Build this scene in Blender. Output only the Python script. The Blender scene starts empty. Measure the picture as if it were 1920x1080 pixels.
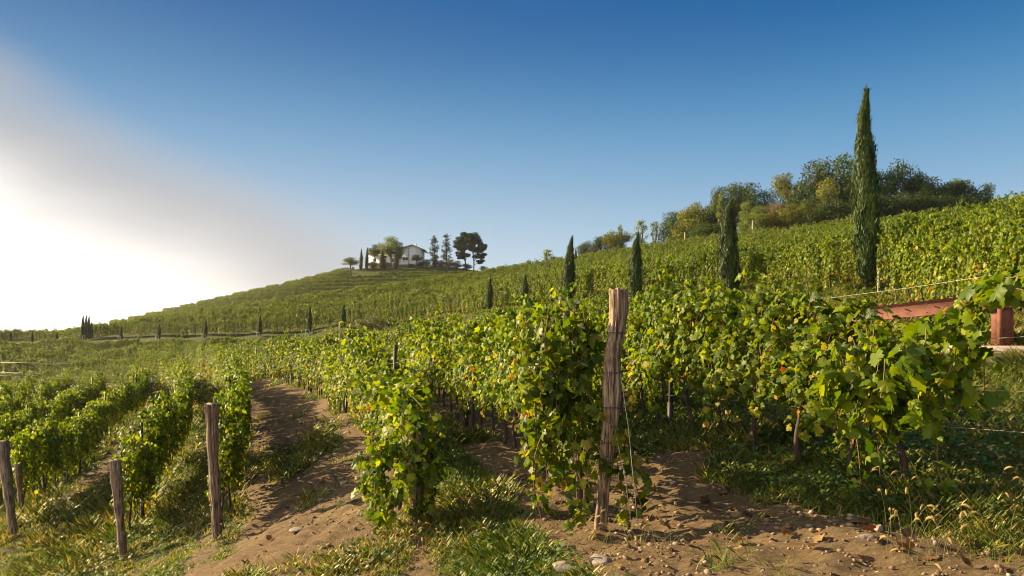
import bpy, math, random
import numpy as np
from math import radians, sin, cos, pi
from mathutils import Vector

SC = bpy.context.scene
COL = SC.collection
rng = np.random.default_rng(11)
random.seed(11)

# ------------------------------------------------------------------ camera, world, sun, exposure
F = 1387.0          # focal length in pixels of the 1920 wide photograph
HY = 640.0          # horizon line
cam_d = bpy.data.cameras.new('camera'); cam = bpy.data.objects.new('camera', cam_d); COL.objects.link(cam)
cam_d.sensor_width = 36; cam_d.lens = F / 1920 * 36; cam_d.shift_y = (HY - 540) / 1920
cam_d.clip_start = 0.05; cam_d.clip_end = 6000
cam.location = (0, 0, 0); cam.rotation_euler = (radians(90), 0, 0)
SC.camera = cam

SUN_EL, SUN_AZ = 22.0, -68.0        # azimuth from +Y, negative is to the left
sd = Vector((sin(radians(SUN_AZ)) * cos(radians(SUN_EL)), cos(radians(SUN_AZ)) * cos(radians(SUN_EL)), sin(radians(SUN_EL))))
W = bpy.data.worlds.new('World'); SC.world = W; W.use_nodes = True
nt = W.node_tree; nt.nodes.clear(); N = nt.nodes; L = nt.links
def wn(t, **k):
    n = N.new(t)
    for a, b in k.items(): setattr(n, a, b)
    return n
def wmath(op, a, b=None, clamp=False):
    n = wn('ShaderNodeMath', operation=op); n.use_clamp = clamp
    for i, v in enumerate((a, b)):
        if v is None: continue
        if isinstance(v, (int, float)): n.inputs[i].default_value = v
        else: L.new(v, n.inputs[i])
    return n.outputs[0]
def wrange(v, a, b, c=0.0, d=1.0):
    n = wn('ShaderNodeMapRange', interpolation_type='SMOOTHSTEP'); L.new(v, n.inputs[0])
    for i, x in enumerate((a, b, c, d)): n.inputs[i + 1].default_value = x
    return n.outputs[0]
def wmix(f, a, b, mode='MIX'):
    n = wn('ShaderNodeMix', data_type='RGBA', blend_type=mode)
    for s, v in ((n.inputs[0], f), (n.inputs[6], a), (n.inputs[7], b)):
        if isinstance(v, (int, float)): s.default_value = v
        elif isinstance(v, tuple): s.default_value = v
        else: L.new(v, s)
    return n.outputs[2]
sky = wn('ShaderNodeTexSky', sky_type='NISHITA'); sky.sun_disc = False
sky.sun_elevation = radians(SUN_EL); sky.sun_rotation = radians(SUN_AZ)
sky.altitude = 200; sky.air_density = 1.0; sky.dust_density = 0.25; sky.ozone_density = 2.5
tc = wn('ShaderNodeTexCoord'); sep = wn('ShaderNodeSeparateXYZ'); L.new(tc.outputs['Generated'], sep.inputs[0])
hsv = wn('ShaderNodeHueSaturation'); hsv.inputs['Saturation'].default_value = 1.45; hsv.inputs['Value'].default_value = 0.60; hsv.inputs['Hue'].default_value = 0.504
L.new(sky.outputs[0], hsv.inputs['Color'])
# sunlit smoke bank low in the sky round the sun, soft edged
at = wmath('ARCTAN2', sep.outputs[0], sep.outputs[1])                      # azimuth, 0 = +Y
el = wmath('ARCSINE', sep.outputs[2])
mp = wn('ShaderNodeMapping'); mp.inputs['Scale'].default_value = (1.6, 1.6, 4.5); L.new(tc.outputs['Generated'], mp.inputs[0])
nz = wn('ShaderNodeTexNoise'); nz.inputs['Scale'].default_value = 1.3; nz.inputs['Detail'].default_value = 4; nz.inputs['Roughness'].default_value = 0.45
L.new(mp.outputs[0], nz.inputs['Vector'])
wob = wmath('MULTIPLY', wmath('SUBTRACT', nz.outputs[0], 0.5), 0.16)
# upper edge falls from the left to the right of the view: el_edge = 0.29 at az -0.61, 0.09 at az -0.23
edge = wmath('MULTIPLY', wmath('ADD', at, 0.02), -0.50)
q = wmath('SUBTRACT', wmath('ADD', edge, wob), el)
smoke = wrange(q, -0.07, 0.06)
core = wrange(q, 0.02, 0.24)
veil = wrange(q, -0.30, 0.06)
K = 1.0
c1 = wmix(wmath('MULTIPLY', veil, 0.12), hsv.outputs[0], (7.0, 8.2, 9.0, 1))
er = wn('ShaderNodeValToRGB'); L.new(el, er.inputs[0]); er.color_ramp.interpolation = 'EASE'; e_ = er.color_ramp.elements
e_[0].position = 0.0; e_[0].color = (.10, .58, .96, 1); e_[1].position = 1.0; e_[1].color = (.0, .10, .34, 1)
for p_, c_ in ((.22, (.0, .38, .84, 1)), (.43, (.0, .19, .58, 1))): x_ = e_.new(p_); x_.color = c_
rs = wn('ShaderNodeVectorMath', operation='SCALE'); L.new(er.outputs[0], rs.inputs[0]); rs.inputs['Scale'].default_value = 3.9
c1 = wmix(0.95, c1, rs.outputs[0])
eq = wmath('DIVIDE', el, 0.22); low = wmath('POWER', 2.718, wmath('MULTIPLY', wmath('MULTIPLY', eq, eq), -1.0))
c1 = wmix(wmath('MULTIPLY', low, 0.82), c1, (4.3, 5.2, 5.7, 1))
pale = wmath('MULTIPLY', wmath('MULTIPLY', wrange(at, 0.55, -0.45), wmath('POWER', 2.718, wmath('MULTIPLY', wmath('ABSOLUTE', el), -8.5))), 0.95)
c1 = wmix(pale, c1, (5.0, 4.8, 4.8, 1))
c2 = wmix(wmath('MULTIPLY', smoke, 0.7), c1, (3.6, 3.3, 3.15, 1))
c3 = wmix(core, c2, (10.0, 9.3, 8.5, 1))
bg = wn('ShaderNodeBackground'); bg.inputs['Strength'].default_value = 0.056
out = wn('ShaderNodeOutputWorld'); L.new(c3, bg.inputs[0]); L.new(bg.outputs[0], out.inputs[0])

sl = bpy.data.lights.new('sun', 'SUN'); sun = bpy.data.objects.new('sun', sl); COL.objects.link(sun)
sl.energy = 5.0; sl.angle = radians(0.5); sl.color = (1.0, 0.775, 0.47)
sun.rotation_euler = sd.to_track_quat('Z', 'Y').to_euler()
SC.view_settings.view_transform = 'Standard'; SC.view_settings.look = 'None'
SC.view_settings.exposure = 1.5; SC.view_settings.gamma = 1.0
SC.render.engine = 'CYCLES'
SC.cycles.filter_width = 1.05; SC.cycles.max_bounces = 6; SC.cycles.transmission_bounces = 4; SC.cycles.transparent_max_bounces = 4

# ------------------------------------------------------------------ helpers
def P(px, py, d): return np.array([(px - 960) / F * d, d, (HY - py) / F * d])
def XY(px, d): return np.array([(px - 960) / F * d, d])
def tag(o, label=None, cat=None, group=None, kind=None):
    for k, v in (('label', label), ('category', cat), ('group', group), ('kind', kind)):
        if v: o[k] = v
    return o
def empty(name, loc, rz=0.0):
    o = bpy.data.objects.new(name, None); COL.objects.link(o); o.location = tuple(float(v) for v in loc)
    o.rotation_euler = (0, 0, rz); o.empty_display_size = 0.2
    return o
def mesh_tris(name, V, T, col=None, smooth=False):
    me = bpy.data.meshes.new(name)
    V = np.asarray(V, dtype=np.float32); T = np.asarray(T, dtype=np.int32)
    me.vertices.add(len(V)); me.vertices.foreach_set('co', V.ravel())
    me.loops.add(T.size); me.loops.foreach_set('vertex_index', T.ravel())
    k = T.shape[1]
    me.polygons.add(len(T)); me.polygons.foreach_set('loop_start', np.arange(0, T.size, k, dtype=np.int32))
    me.update(calc_edges=True)
    if smooth: me.polygons.foreach_set('use_smooth', np.ones(len(T), dtype=bool))
    if col is not None:
        a = me.attributes.new('Col', 'FLOAT_COLOR', 'POINT')
        c = np.ones((len(V), 4), dtype=np.float32); c[:, :3] = col
        a.data.foreach_set('color', c.ravel())
    return me
def add(name, me, mat, parent=None, loc=(0, 0, 0), rz=0.0):
    o = bpy.data.objects.new(name, me); COL.objects.link(o)
    if mat and not me.materials: me.materials.append(mat)
    if parent: o.parent = parent
    o.location = tuple(float(v) for v in loc); o.rotation_euler = (0, 0, rz)
    return o
class MB:
    """collects triangles"""
    def __init__(s): s.V = []; s.T = []; s.C = []; s.n = 0
    def put(s, V, T, c=None):
        V = np.asarray(V, float); T = np.asarray(T, int)
        s.V.append(V); s.T.append(T + s.n); s.n += len(V)
        if c is not None:
            c = np.asarray(c, float); s.C.append(np.broadcast_to(c, (len(V), 3)) if c.ndim == 1 else c)
    def box(s, c, sz, rz=0.0, taper=1.0, tilt=0.0):
        x, y, z = np.array(sz) / 2.0
        v = np.array([[sx * x * (taper if k else 1), sy * y * (taper if k else 1), (z if k else -z)] for k in (0, 1) for sx, sy in ((-1, -1), (1, -1), (1, 1), (-1, 1))])
        R = np.array([[cos(rz), -sin(rz), 0], [sin(rz), cos(rz), 0], [0, 0, 1]])
        v = v @ R.T + np.array(c)
        q = [(0, 3, 2, 1), (4, 5, 6, 7), (0, 1, 5, 4), (1, 2, 6, 5), (2, 3, 7, 6), (3, 0, 4, 7)]
        s.put(v, [t for a, b, c_, d in q for t in ((a, b, c_), (a, c_, d))])
        return s
    def tube(s, path, rad, k=6, c=None, cap=True):
        path = np.asarray(path, float); n = len(path)
        rad = np.broadcast_to(np.asarray(rad, float), (n,))
        t = np.gradient(path, axis=0); t /= np.linalg.norm(t, axis=1)[:, None] + 1e-9
        ref = np.array([0.31, 0.95, 0.05]) if abs(t[0][2]) > 0.6 else np.array([0, 0, 1.0])
        u = np.cross(t, ref); u /= np.linalg.norm(u, axis=1)[:, None] + 1e-9
        w = np.cross(t, u)
        a = np.arange(k) * 2 * pi / k
        V = path[:, None, :] + rad[:, None, None] * (np.cos(a)[None, :, None] * u[:, None, :] + np.sin(a)[None, :, None] * w[:, None, :])
        V = V.reshape(-1, 3); T = []
        for i in range(n - 1):
            for j in range(k):
                a0, a1 = i * k + j, i * k + (j + 1) % k; b0, b1 = a0 + k, a1 + k
                T += [(a0, a1, b1), (a0, b1, b0)]
        if cap:
            V = np.vstack([V, path[0], path[-1]]); m = n * k
            for j in range(k):
                T += [(m, (j + 1) % k, j), (m + 1, (n - 1) * k + j, (n - 1) * k + (j + 1) % k)]
        s.put(V, T, c)
        return s
    def mesh(s, name, smooth=False):
        return mesh_tris(name, np.vstack(s.V), np.vstack(s.T), np.vstack(s.C) if s.C else None, smooth)
def frames(n, t):
    """rotation matrices with local z = n and local y close to t"""
    n = n / (np.linalg.norm(n, axis=1)[:, None] + 1e-9)
    t = t - n * np.sum(t * n, axis=1)[:, None]; t /= np.linalg.norm(t, axis=1)[:, None] + 1e-9
    x = np.cross(t, n)
    return np.stack([x, t, n], axis=2)
def scatter(mb, tv, tt, pos, R, sc, col):
    k, m = len(pos), len(tv)
    sc = np.asarray(sc, float)
    if sc.ndim == 1: sc = sc[:, None]
    loc = tv[None, :, :] * (sc[:, None, :] if sc.shape[1] == 3 else sc[:, :, None])
    V = np.einsum('kij,kmj->kmi', R, loc) + pos[:, None, :]
    T = (np.asarray(tt)[None, :, :] + (np.arange(k) * m)[:, None, None]).reshape(-1, 3)
    mb.put(V.reshape(-1, 3), T, np.repeat(col, m, axis=0))
def unit(k, g=rng):
    v = g.normal(size=(k, 3)); return v / np.linalg.norm(v, axis=1)[:, None]
def hash2(ix, iy, s):
    h = np.sin(ix * 127.1 + iy * 311.7 + s * 74.7) * 43758.5453
    return h - np.floor(h)
def vnoise(x, y, s=0):
    ix, iy = np.floor(x), np.floor(y); fx, fy = x - ix, y - iy
    fx = fx * fx * (3 - 2 * fx); fy = fy * fy * (3 - 2 * fy)
    a, b = hash2(ix, iy, s), hash2(ix + 1, iy, s); c, d = hash2(ix, iy + 1, s), hash2(ix + 1, iy + 1, s)
    return (a + (b - a) * fx) * (1 - fy) + (c + (d - c) * fx) * fy - 0.5
def fbm(x, y, o=4, s=0):
    r = 0; a = 1.0
    for i in range(o): r = r + a * vnoise(x * 2 ** i, y * 2 ** i, s + i); a *= 0.5
    return r
def sstep(v, a, b):
    t = np.clip((v - a) / (b - a), 0, 1); return t * t * (3 - 2 * t)

# ------------------------------------------------------------------ materials
def newmat(name):
    m = bpy.data.materials.new(name); m.use_nodes = True
    return m, m.node_tree, m.node_tree.nodes['Principled BSDF'], m.node_tree.nodes['Material Output']
def nn(t, kind, **k):
    n = t.nodes.new(kind)
    for a, b in k.items(): setattr(n, a, b)
    return n
def foliage_mat(name, transl=0.4, rough=0.42, spec=0.5, var=0.35, under=True, tint=(1.2, 1.2, 0.15), col=None):
    m, t, b, o = newmat(name)
    if col is None:
        at_ = nn(t, 'ShaderNodeAttribute', attribute_name='Col'); src = at_.outputs['Color']
    else:
        r_ = nn(t, 'ShaderNodeRGB'); r_.outputs[0].default_value = (*col, 1); src = r_.outputs[0]
    oi = nn(t, 'ShaderNodeObjectInfo')
    mr = nn(t, 'ShaderNodeMapRange'); mr.inputs[3].default_value = 1 - var; mr.inputs[4].default_value = 1 + var
    t.links.new(oi.outputs['Random'], mr.inputs[0])
    mu = nn(t, 'ShaderNodeMix', data_type='RGBA', blend_type='MULTIPLY'); mu.inputs[0].default_value = 1
    t.links.new(src, mu.inputs[6]); t.links.new(mr.outputs[0], mu.inputs[7])
    c = mu.outputs[2]
    if under:
        g = nn(t, 'ShaderNodeNewGeometry')
        mx = nn(t, 'ShaderNodeMix', data_type='RGBA'); mx.inputs[7].default_value = (0.12, 0.17, 0.03, 1)
        fm = nn(t, 'ShaderNodeMath', operation='MULTIPLY'); fm.inputs[1].default_value = 0.2
        t.links.new(g.outputs['Backfacing'], fm.inputs[0]); t.links.new(fm.outputs[0], mx.inputs[0]); t.links.new(c, mx.inputs[6]); c = mx.outputs[2]
    t.links.new(c, b.inputs['Base Color']); b.inputs['Roughness'].default_value = rough
    b.inputs['Specular IOR Level'].default_value = spec
    tr = nn(t, 'ShaderNodeBsdfTranslucent'); tm = nn(t, 'ShaderNodeMix', data_type='RGBA', blend_type='MULTIPLY'); tm.inputs[0].default_value = 1
    t.links.new(c, tm.inputs[6]); tm.inputs[7].default_value = (tint[0] * 1.45, tint[1] * 1.45, tint[2] * 1.45, 1)
    t.links.new(tm.outputs[2], tr.inputs[0])
    ms = nn(t, 'ShaderNodeMixShader'); ms.inputs[0].default_value = transl
    t.links.new(b.outputs[0], ms.inputs[1]); t.links.new(tr.outputs[0], ms.inputs[2]); t.links.new(ms.outputs[0], o.inputs[0])
    return m
def plain_mat(name, col, rough=0.8, noise=None, metal=0.0, bump=0.0, dark=0.5, stretch=(1, 1, 1)):
    m, t, b, o = newmat(name)
    b.inputs['Roughness'].default_value = rough; b.inputs['Metallic'].default_value = metal
    b.inputs['Base Color'].default_value = (*col, 1)
    if noise:
        tcn = nn(t, 'ShaderNodeTexCoord'); mpn = nn(t, 'ShaderNodeMapping'); mpn.inputs['Scale'].default_value = stretch
        n = nn(t, 'ShaderNodeTexNoise'); n.inputs['Scale'].default_value = noise; n.inputs['Detail'].default_value = 6; n.inputs['Roughness'].default_value = 0.65
        t.links.new(tcn.outputs['Object'], mpn.inputs[0]); t.links.new(mpn.outputs[0], n.inputs['Vector'])
        r = nn(t, 'ShaderNodeValToRGB'); t.links.new(n.outputs[0], r.inputs[0])
        r.color_ramp.elements[0].position = 0.3; r.color_ramp.elements[0].color = (*[c * dark for c in col], 1)
        r.color_ramp.elements[1].position = 0.7; r.color_ramp.elements[1].color = (*[min(1, c * 1.25) for c in col], 1)
        t.links.new(r.outputs[0], b.inputs['Base Color'])
        if bump:
            bp = nn(t, 'ShaderNodeBump'); bp.inputs['Strength'].default_value = bump; bp.inputs['Distance'].default_value = 0.02
            t.links.new(n.outputs[0], bp.inputs['Height']); t.links.new(bp.outputs[0], b.inputs['Normal'])
    return m
M = {}
M['leaf'] = foliage_mat('vine_leaf', 0.41, 0.45, 0.2, 0.28)
M['cypress'] = foliage_mat('cypress_foliage', 0.16, 0.6, 0.3, 0.12, False)
M['tree'] = foliage_mat('tree_foliage', 0.32, 0.55, 0.3, 0.15, False)
M['grass'] = foliage_mat('grass_blades', 0.4, 0.5, 0.35, 0.0, False)
M['deadleaf'] = foliage_mat('fallen_leaf', 0.15, 0.7, 0.2, 0.0, False, (1.1, .9, .6))
M['bark'] = plain_mat('vine_bark', (0.075, 0.045, 0.03), 0.9, 30, bump=0.6, stretch=(1, 1, .25))
M['cane'] = plain_mat('vine_cane', (0.16, 0.07, 0.035), 0.65)
M['trunk'] = plain_mat('tree_bark', (0.09, 0.065, 0.045), 0.9, 6, stretch=(1, 1, .3))
M['stake'] = plain_mat('dark_steel', (0.035, 0.025, 0.022), 0.6)
M['wire'] = plain_mat('galvanised_wire', (0.42, 0.38, 0.30), 0.5, metal=0.3)
M['white'] = plain_mat('white_plaster', (0.74, 0.74, 0.73), 0.9, 1.5, dark=0.88)
M['roof'] = plain_mat('roof_tiles', (0.30, 0.17, 0.115), 0.85, 3)
M['glass'] = plain_mat('dark_window', (0.03, 0.035, 0.04), 0.15)
M['stone'] = plain_mat('pale_stone', (0.29, 0.235, 0.175), 0.85, 9, bump=0.7, dark=0.55)
M['pebble'] = foliage_mat('pebble', 0.0, 0.85, 0.2, 0.0, False)
M['kerb'] = plain_mat('kerb_concrete', (0.50, 0.40, 0.31), 0.9, 14, bump=0.4, dark=0.7)
M['asphalt'] = plain_mat('road_gravel', (0.085, 0.085, 0.03), 0.95, 1.5)
M['drywall'] = plain_mat('rubble_stone', (0.22, 0.17, 0.13), 0.9, 5, bump=1.0, dark=0.3)
M['palewood'] = plain_mat('pale_wood', (0.50, 0.43, 0.34), 0.8, 10)

def wood_mat():
    m, t, b, o = newmat('weathered_wood')
    tcn = nn(t, 'ShaderNodeTexCoord'); mp_ = nn(t, 'ShaderNodeMapping'); mp_.inputs['Scale'].default_value = (1, 1, 0.055)
    t.links.new(tcn.outputs['Object'], mp_.inputs[0])
    n1 = nn(t, 'ShaderNodeTexNoise'); n1.inputs['Scale'].default_value = 75; n1.inputs['Detail'].default_value = 5; n1.inputs['Distortion'].default_value = .6
    t.links.new(mp_.outputs[0], n1.inputs['Vector'])
    n2 = nn(t, 'ShaderNodeTexNoise'); n2.inputs['Scale'].default_value = 5; n2.inputs['Detail'].default_value = 4; t.links.new(tcn.outputs['Object'], n2.inputs['Vector'])
    r = nn(t, 'ShaderNodeValToRGB'); t.links.new(n1.outputs[0], r.inputs[0]); e = r.color_ramp.elements
    e[0].position = .36; e[0].color = (.04, .026, .017, 1); e[1].position = .66; e[1].color = (.44, .34, .24, 1)
    x = e.new(.47); x.color = (.25, .18, .122, 1)
    r2 = nn(t, 'ShaderNodeValToRGB'); t.links.new(n2.outputs[0], r2.inputs[0]); e = r2.color_ramp.elements
    e[0].position = .35; e[0].color = (.62, .52, .45, 1); e[1].position = .7; e[1].color = (1.05, 1.0, .95, 1)
    mu = nn(t, 'ShaderNodeMix', data_type='RGBA', blend_type='MULTIPLY'); mu.inputs[0].default_value = 1
    t.links.new(r.outputs[0], mu.inputs[6]); t.links.new(r2.outputs[0], mu.inputs[7]); t.links.new(mu.outputs[2], b.inputs['Base Color'])
    bp = nn(t, 'ShaderNodeBump'); bp.inputs['Strength'].default_value = .9; bp.inputs['Distance'].default_value = .012
    t.links.new(n1.outputs[0], bp.inputs['Height']); t.links.new(bp.outputs[0], b.inputs['Normal']); b.inputs['Roughness'].default_value = .85
    return m
M['wood'] = wood_mat()
def corten():
    m = plain_mat('rusty_red_steel', (0.165, 0.055, 0.028), 0.8, 7, bump=0.4, dark=0.5)
    return m
M['rust'] = corten()

# ------------------------------------------------------------------ vineyard rows as (px, py, depth) of the ground line
ROWS = {
 'Z': [(2300, 1010, 4.4), (1985, 990, 4.85), (1770, 955, 5.6), (1660, 925, 6.3), (1540, 885, 7.3), (1440, 860, 8.3), (1330, 835, 9.6), (1250, 820, 11), (1200, 805, 12.2), (1100, 775, 15.5), (1000, 745, 20), (900, 715, 29), (820, 700, 38), (740, 690, 50), (640, 682, 65)],
 'A': [(1128, 990, 6.5), (970, 845, 11), (812, 742, 20), (752, 716, 27), (660, 694, 38), (570, 684, 50), (480, 676, 62), (400, 673, 74), (330, 671, 82), (250, 671, 88), (100, 670, 98), (0, 669, 104), (-200, 668, 120)],
 'B': [(792, 985, 8.0), (740, 890, 11.5), (690, 825, 16), (645, 783, 22), (590, 742, 30), (510, 712, 40), (430, 702, 52), (370, 693, 64), (310, 686, 76), (250, 683, 84), (100, 682, 94), (0, 682, 100), (-200, 682, 115)],
 'C': [(412, 1010, 10.7), (440, 905, 15), (452, 840, 20), (448, 790, 27), (425, 745, 38), (405, 724, 46)],
 'D': [(232, 1040, 12.3), (272, 975, 15), (322, 880, 20), (348, 810, 27), (345, 755, 38), (325, 733, 46), (305, 724, 54)],
 'E': [(22, 985, 16), (95, 935, 19), (170, 870, 25), (235, 800, 33), (266, 757, 42), (262, 738, 50), (250, 728, 60)],
 'F': [(-120, 985, 18.5), (0, 905, 23), (95, 830, 32), (160, 778, 42), (185, 750, 52), (180, 738, 62)],
 'G': [(-150, 900, 24), (0, 825, 34), (85, 780, 45), (120, 755, 54), (120, 742, 64)],
 'H': [(-160, 835, 34), (-20, 785, 45), (50, 758, 56), (55, 745, 66)],
 'M': [(640, 660, 84), (560, 660, 88), (480, 660, 95), (380, 660, 101), (280, 660, 107), (180, 660, 113), (60, 659, 122), (-200, 658, 138)],
 'K': [(330, 702, 72), (250, 702, 80), (100, 701, 90), (0, 701, 96), (-200, 701, 110)],
 'L': [(300, 720, 66), (200, 719, 76), (100, 719, 84), (0, 719, 90), (-200, 719, 104)],
 'N': [(190, 737, 68), (100, 737, 76), (0, 737, 84), (-200, 737, 98)],
}
ROAD = [(2400, 640, 12), (1920, 600, 19), (1760, 570, 23.5), (1623, 548, 28), (1500, 550, 33), (1368, 552, 40), (1193, 567, 46), (1068, 572, 54), (983, 580, 62), (917, 587, 68), (780, 603, 80), (643, 617, 90), (580, 627, 95), (487, 631, 100), (385, 635, 106), (298, 637, 112), (227, 638, 118), (160, 638, 122), (20, 640, 135), (-200, 641, 150)]
TER = [tuple(P(*p)) for r in ROWS.values() for p in r] + [tuple(P(*p)) for p in ROAD]
TER += [tuple(P(*p)) for p in [
    # paths, foreground
    (1400, 960, 6.6), (1250, 900, 8.2), (560, 1080, 7.4), (560, 900, 13), (550, 800, 20), (525, 745, 30), (850, 1080, 6.3), (1128, 1080, 5.3), (880, 900, 9.3),
    (230, 1080, 11.6), (20, 1080, 12.8), (1920, 1080, 4.1), (1900, 800, 9), (1850, 700, 12), (1820, 672, 13.3), (1920, 668, 13.0), (1900, 645, 14.2), (1700, 655, 15.0), (1600, 655, 16.5),
    # middle hill crest and behind it
    (1193, 600, 38), (1068, 603, 44), (1368, 585, 33), (917, 612, 58), (1500, 590, 26), (2100, 385, 42), (1920, 432, 47), (1750, 446, 62), (1600, 452, 78), (1500, 458, 86), (1368, 468, 98), (1250, 478, 112), (1193, 486, 118), (1068, 504, 132), (980, 514, 145), (917, 524, 152), (800, 545, 156), (700, 562, 157), (560, 588, 154), (400, 612, 150), (200, 640, 145), (0, 648, 150),
    (1600, 520, 40), (1368, 510, 65), (1193, 520, 80), (1068, 535, 90), (917, 555, 105), (1800, 510, 32), (800, 573, 115), (643, 592, 118),
    (1920, 430, 80), (1700, 440, 108), (1530, 446, 112), (1368, 460, 125), (1193, 478, 140), (1068, 500, 155),
    # valley then far hill
    (917, 540, 180), (740, 600, 182), (560, 618, 180), (400, 632, 176), (200, 642, 172), (0, 648, 172),
    (740, 545, 205), (600, 560, 205), (400, 590, 205), (200, 622, 200), (0, 644, 200),
    (740, 500, 236), (840, 500, 238), (650, 508, 236), (920, 511, 240), (1020, 512, 245), (560, 530, 236), (460, 552, 236), (400, 566, 236), (300, 588, 236), (200, 610, 236), (100, 628, 236), (0, 643, 236), (-150, 652, 236),
    (740, 500, 256), (900, 512, 262), (600, 530, 262), (400, 575, 270), (200, 618, 270), (0, 650, 270), (740, 545, 310), (400, 600, 330), (1000, 520, 300), (0, 655, 330), (1300, 500, 220), (1500, 480, 200), (1700, 470, 200), (740, 600, 400)]]
TER += [(0, 0, -1.65), (-3, 3, -2.25), (-6.5, 5.5, -3.4), (3, 1, -1.3), (7, 3, -.7), (12, 6, 0.2), (0, -12, -1.6), (-12, -10, -4.6), (12, -10, 0.4), (-30, 0, -7), (-20, 12, -5.2), (30, 0, 3.5), (28, 15, 4.6), (-45, 30, -6.2), (-60, 55, -5.6), (-110, 60, -7), (60, 40, 12), (90, 90, 14), (-150, 150, -4), (-250, 250, -6), (150, 250, 10), (0, -60, -3), (-60, -60, -10), (60, -60, 3)]
TER = np.array(TER)
def _k(r2): return 0.5 * r2 * np.log(r2 + 1e-9)
def tps_fit(p, lam=0.4):
    n = len(p); d2 = ((p[:, None, :2] - p[None, :, :2]) ** 2).sum(-1)
    A = np.zeros((n + 3, n + 3)); A[:n, :n] = _k(d2) + np.eye(n) * lam * (1 + 0.0006 * (p[:, 0] ** 2 + p[:, 1] ** 2)) * 0.5
    A[:n, n] = 1; A[:n, n + 1:] = p[:, :2]; A[n, :n] = 1; A[n + 1:, :n] = p[:, :2].T
    return np.linalg.solve(A, np.concatenate([p[:, 2], np.zeros(3)]))
WT = tps_fit(TER)
def H0(x, y):
    x = np.asarray(x, float); y = np.asarray(y, float); sh = np.broadcast(x, y).shape
    xf, yf = np.broadcast_to(x, sh).ravel(), np.broadcast_to(y, sh).ravel(); z = np.empty(len(xf)); n = len(TER)
    for i in range(0, len(xf), 20000):
        a, b = xf[i:i + 20000], yf[i:i + 20000]
        r2 = (a[:, None] - TER[None, :, 0]) ** 2 + (b[:, None] - TER[None, :, 1]) ** 2
        z[i:i + 20000] = _k(r2) @ WT[:n] + WT[n] + WT[n + 1] * a + WT[n + 2] * b
    r = np.hypot(xf, yf); t = sstep(r, 330, 620)
    z = np.clip(z, -30, 60) * (1 - t) - 9 * t
    return z.reshape(sh)
def H(x, y):
    x = np.asarray(x, float); y = np.asarray(y, float)
    r = np.hypot(x, y - 4); near = 1 - sstep(r, 14, 40)
    mic = 0.10 * fbm(x * 0.8, y * 0.8, 3, 5) + near * (0.07 * fbm(x * 3.1, y * 3.1, 3, 9) + 0.05 * fbm(x * 8, y * 8, 2, 3))
    return H0(x, y) + mic
def Hs(x, y): return float(H(np.array([x]), np.array([y]))[0])

def spline(pts, step):
    pts = np.asarray(pts, float)
    s = np.concatenate([[0], np.cumsum(np.linalg.norm(np.diff(pts, axis=0), axis=1))])
    q = []
    ext = np.vstack([2 * pts[0] - pts[1], pts, 2 * pts[-1] - pts[-2]])
    for i in range(len(pts) - 1):
        p0, p1, p2, p3 = ext[i:i + 4]
        for t in np.linspace(0, 1, 12, endpoint=False):
            q.append(0.5 * ((2 * p1) + (-p0 + p2) * t + (2 * p0 - 5 * p1 + 4 * p2 - p3) * t * t + (-p0 + 3 * p1 - 3 * p2 + p3) * t ** 3))
    q.append(pts[-1]); q = np.array(q)
    s = np.concatenate([[0], np.cumsum(np.linalg.norm(np.diff(q, axis=0), axis=1))])
    u = np.arange(0, s[-1], step)
    if len(u) < 3: u = np.linspace(0, s[-1], 3)
    return np.stack([np.interp(u, s, q[:, k]) for k in range(q.shape[1])], axis=1)
RXY = {k: np.array([XY(p[0], p[2]) for p in v]) for k, v in ROWS.items()}
def rowx(k, y):
    l = spline(RXY[k], 0.5); o = np.argsort(l[:, 1])
    e = l[o]; 
    y = np.asarray(y, float); x = np.interp(y, e[:, 1], e[:, 0])
    s0 = (e[4, 0] - e[0, 0]) / (e[4, 1] - e[0, 1] + 1e-6)
    return np.where(y < e[0, 1], e[0, 0] + s0 * (y - e[0, 1]), x)
ROAD_L = spline([XY(p[0], p[2]) for p in ROAD], 1.0)

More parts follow.
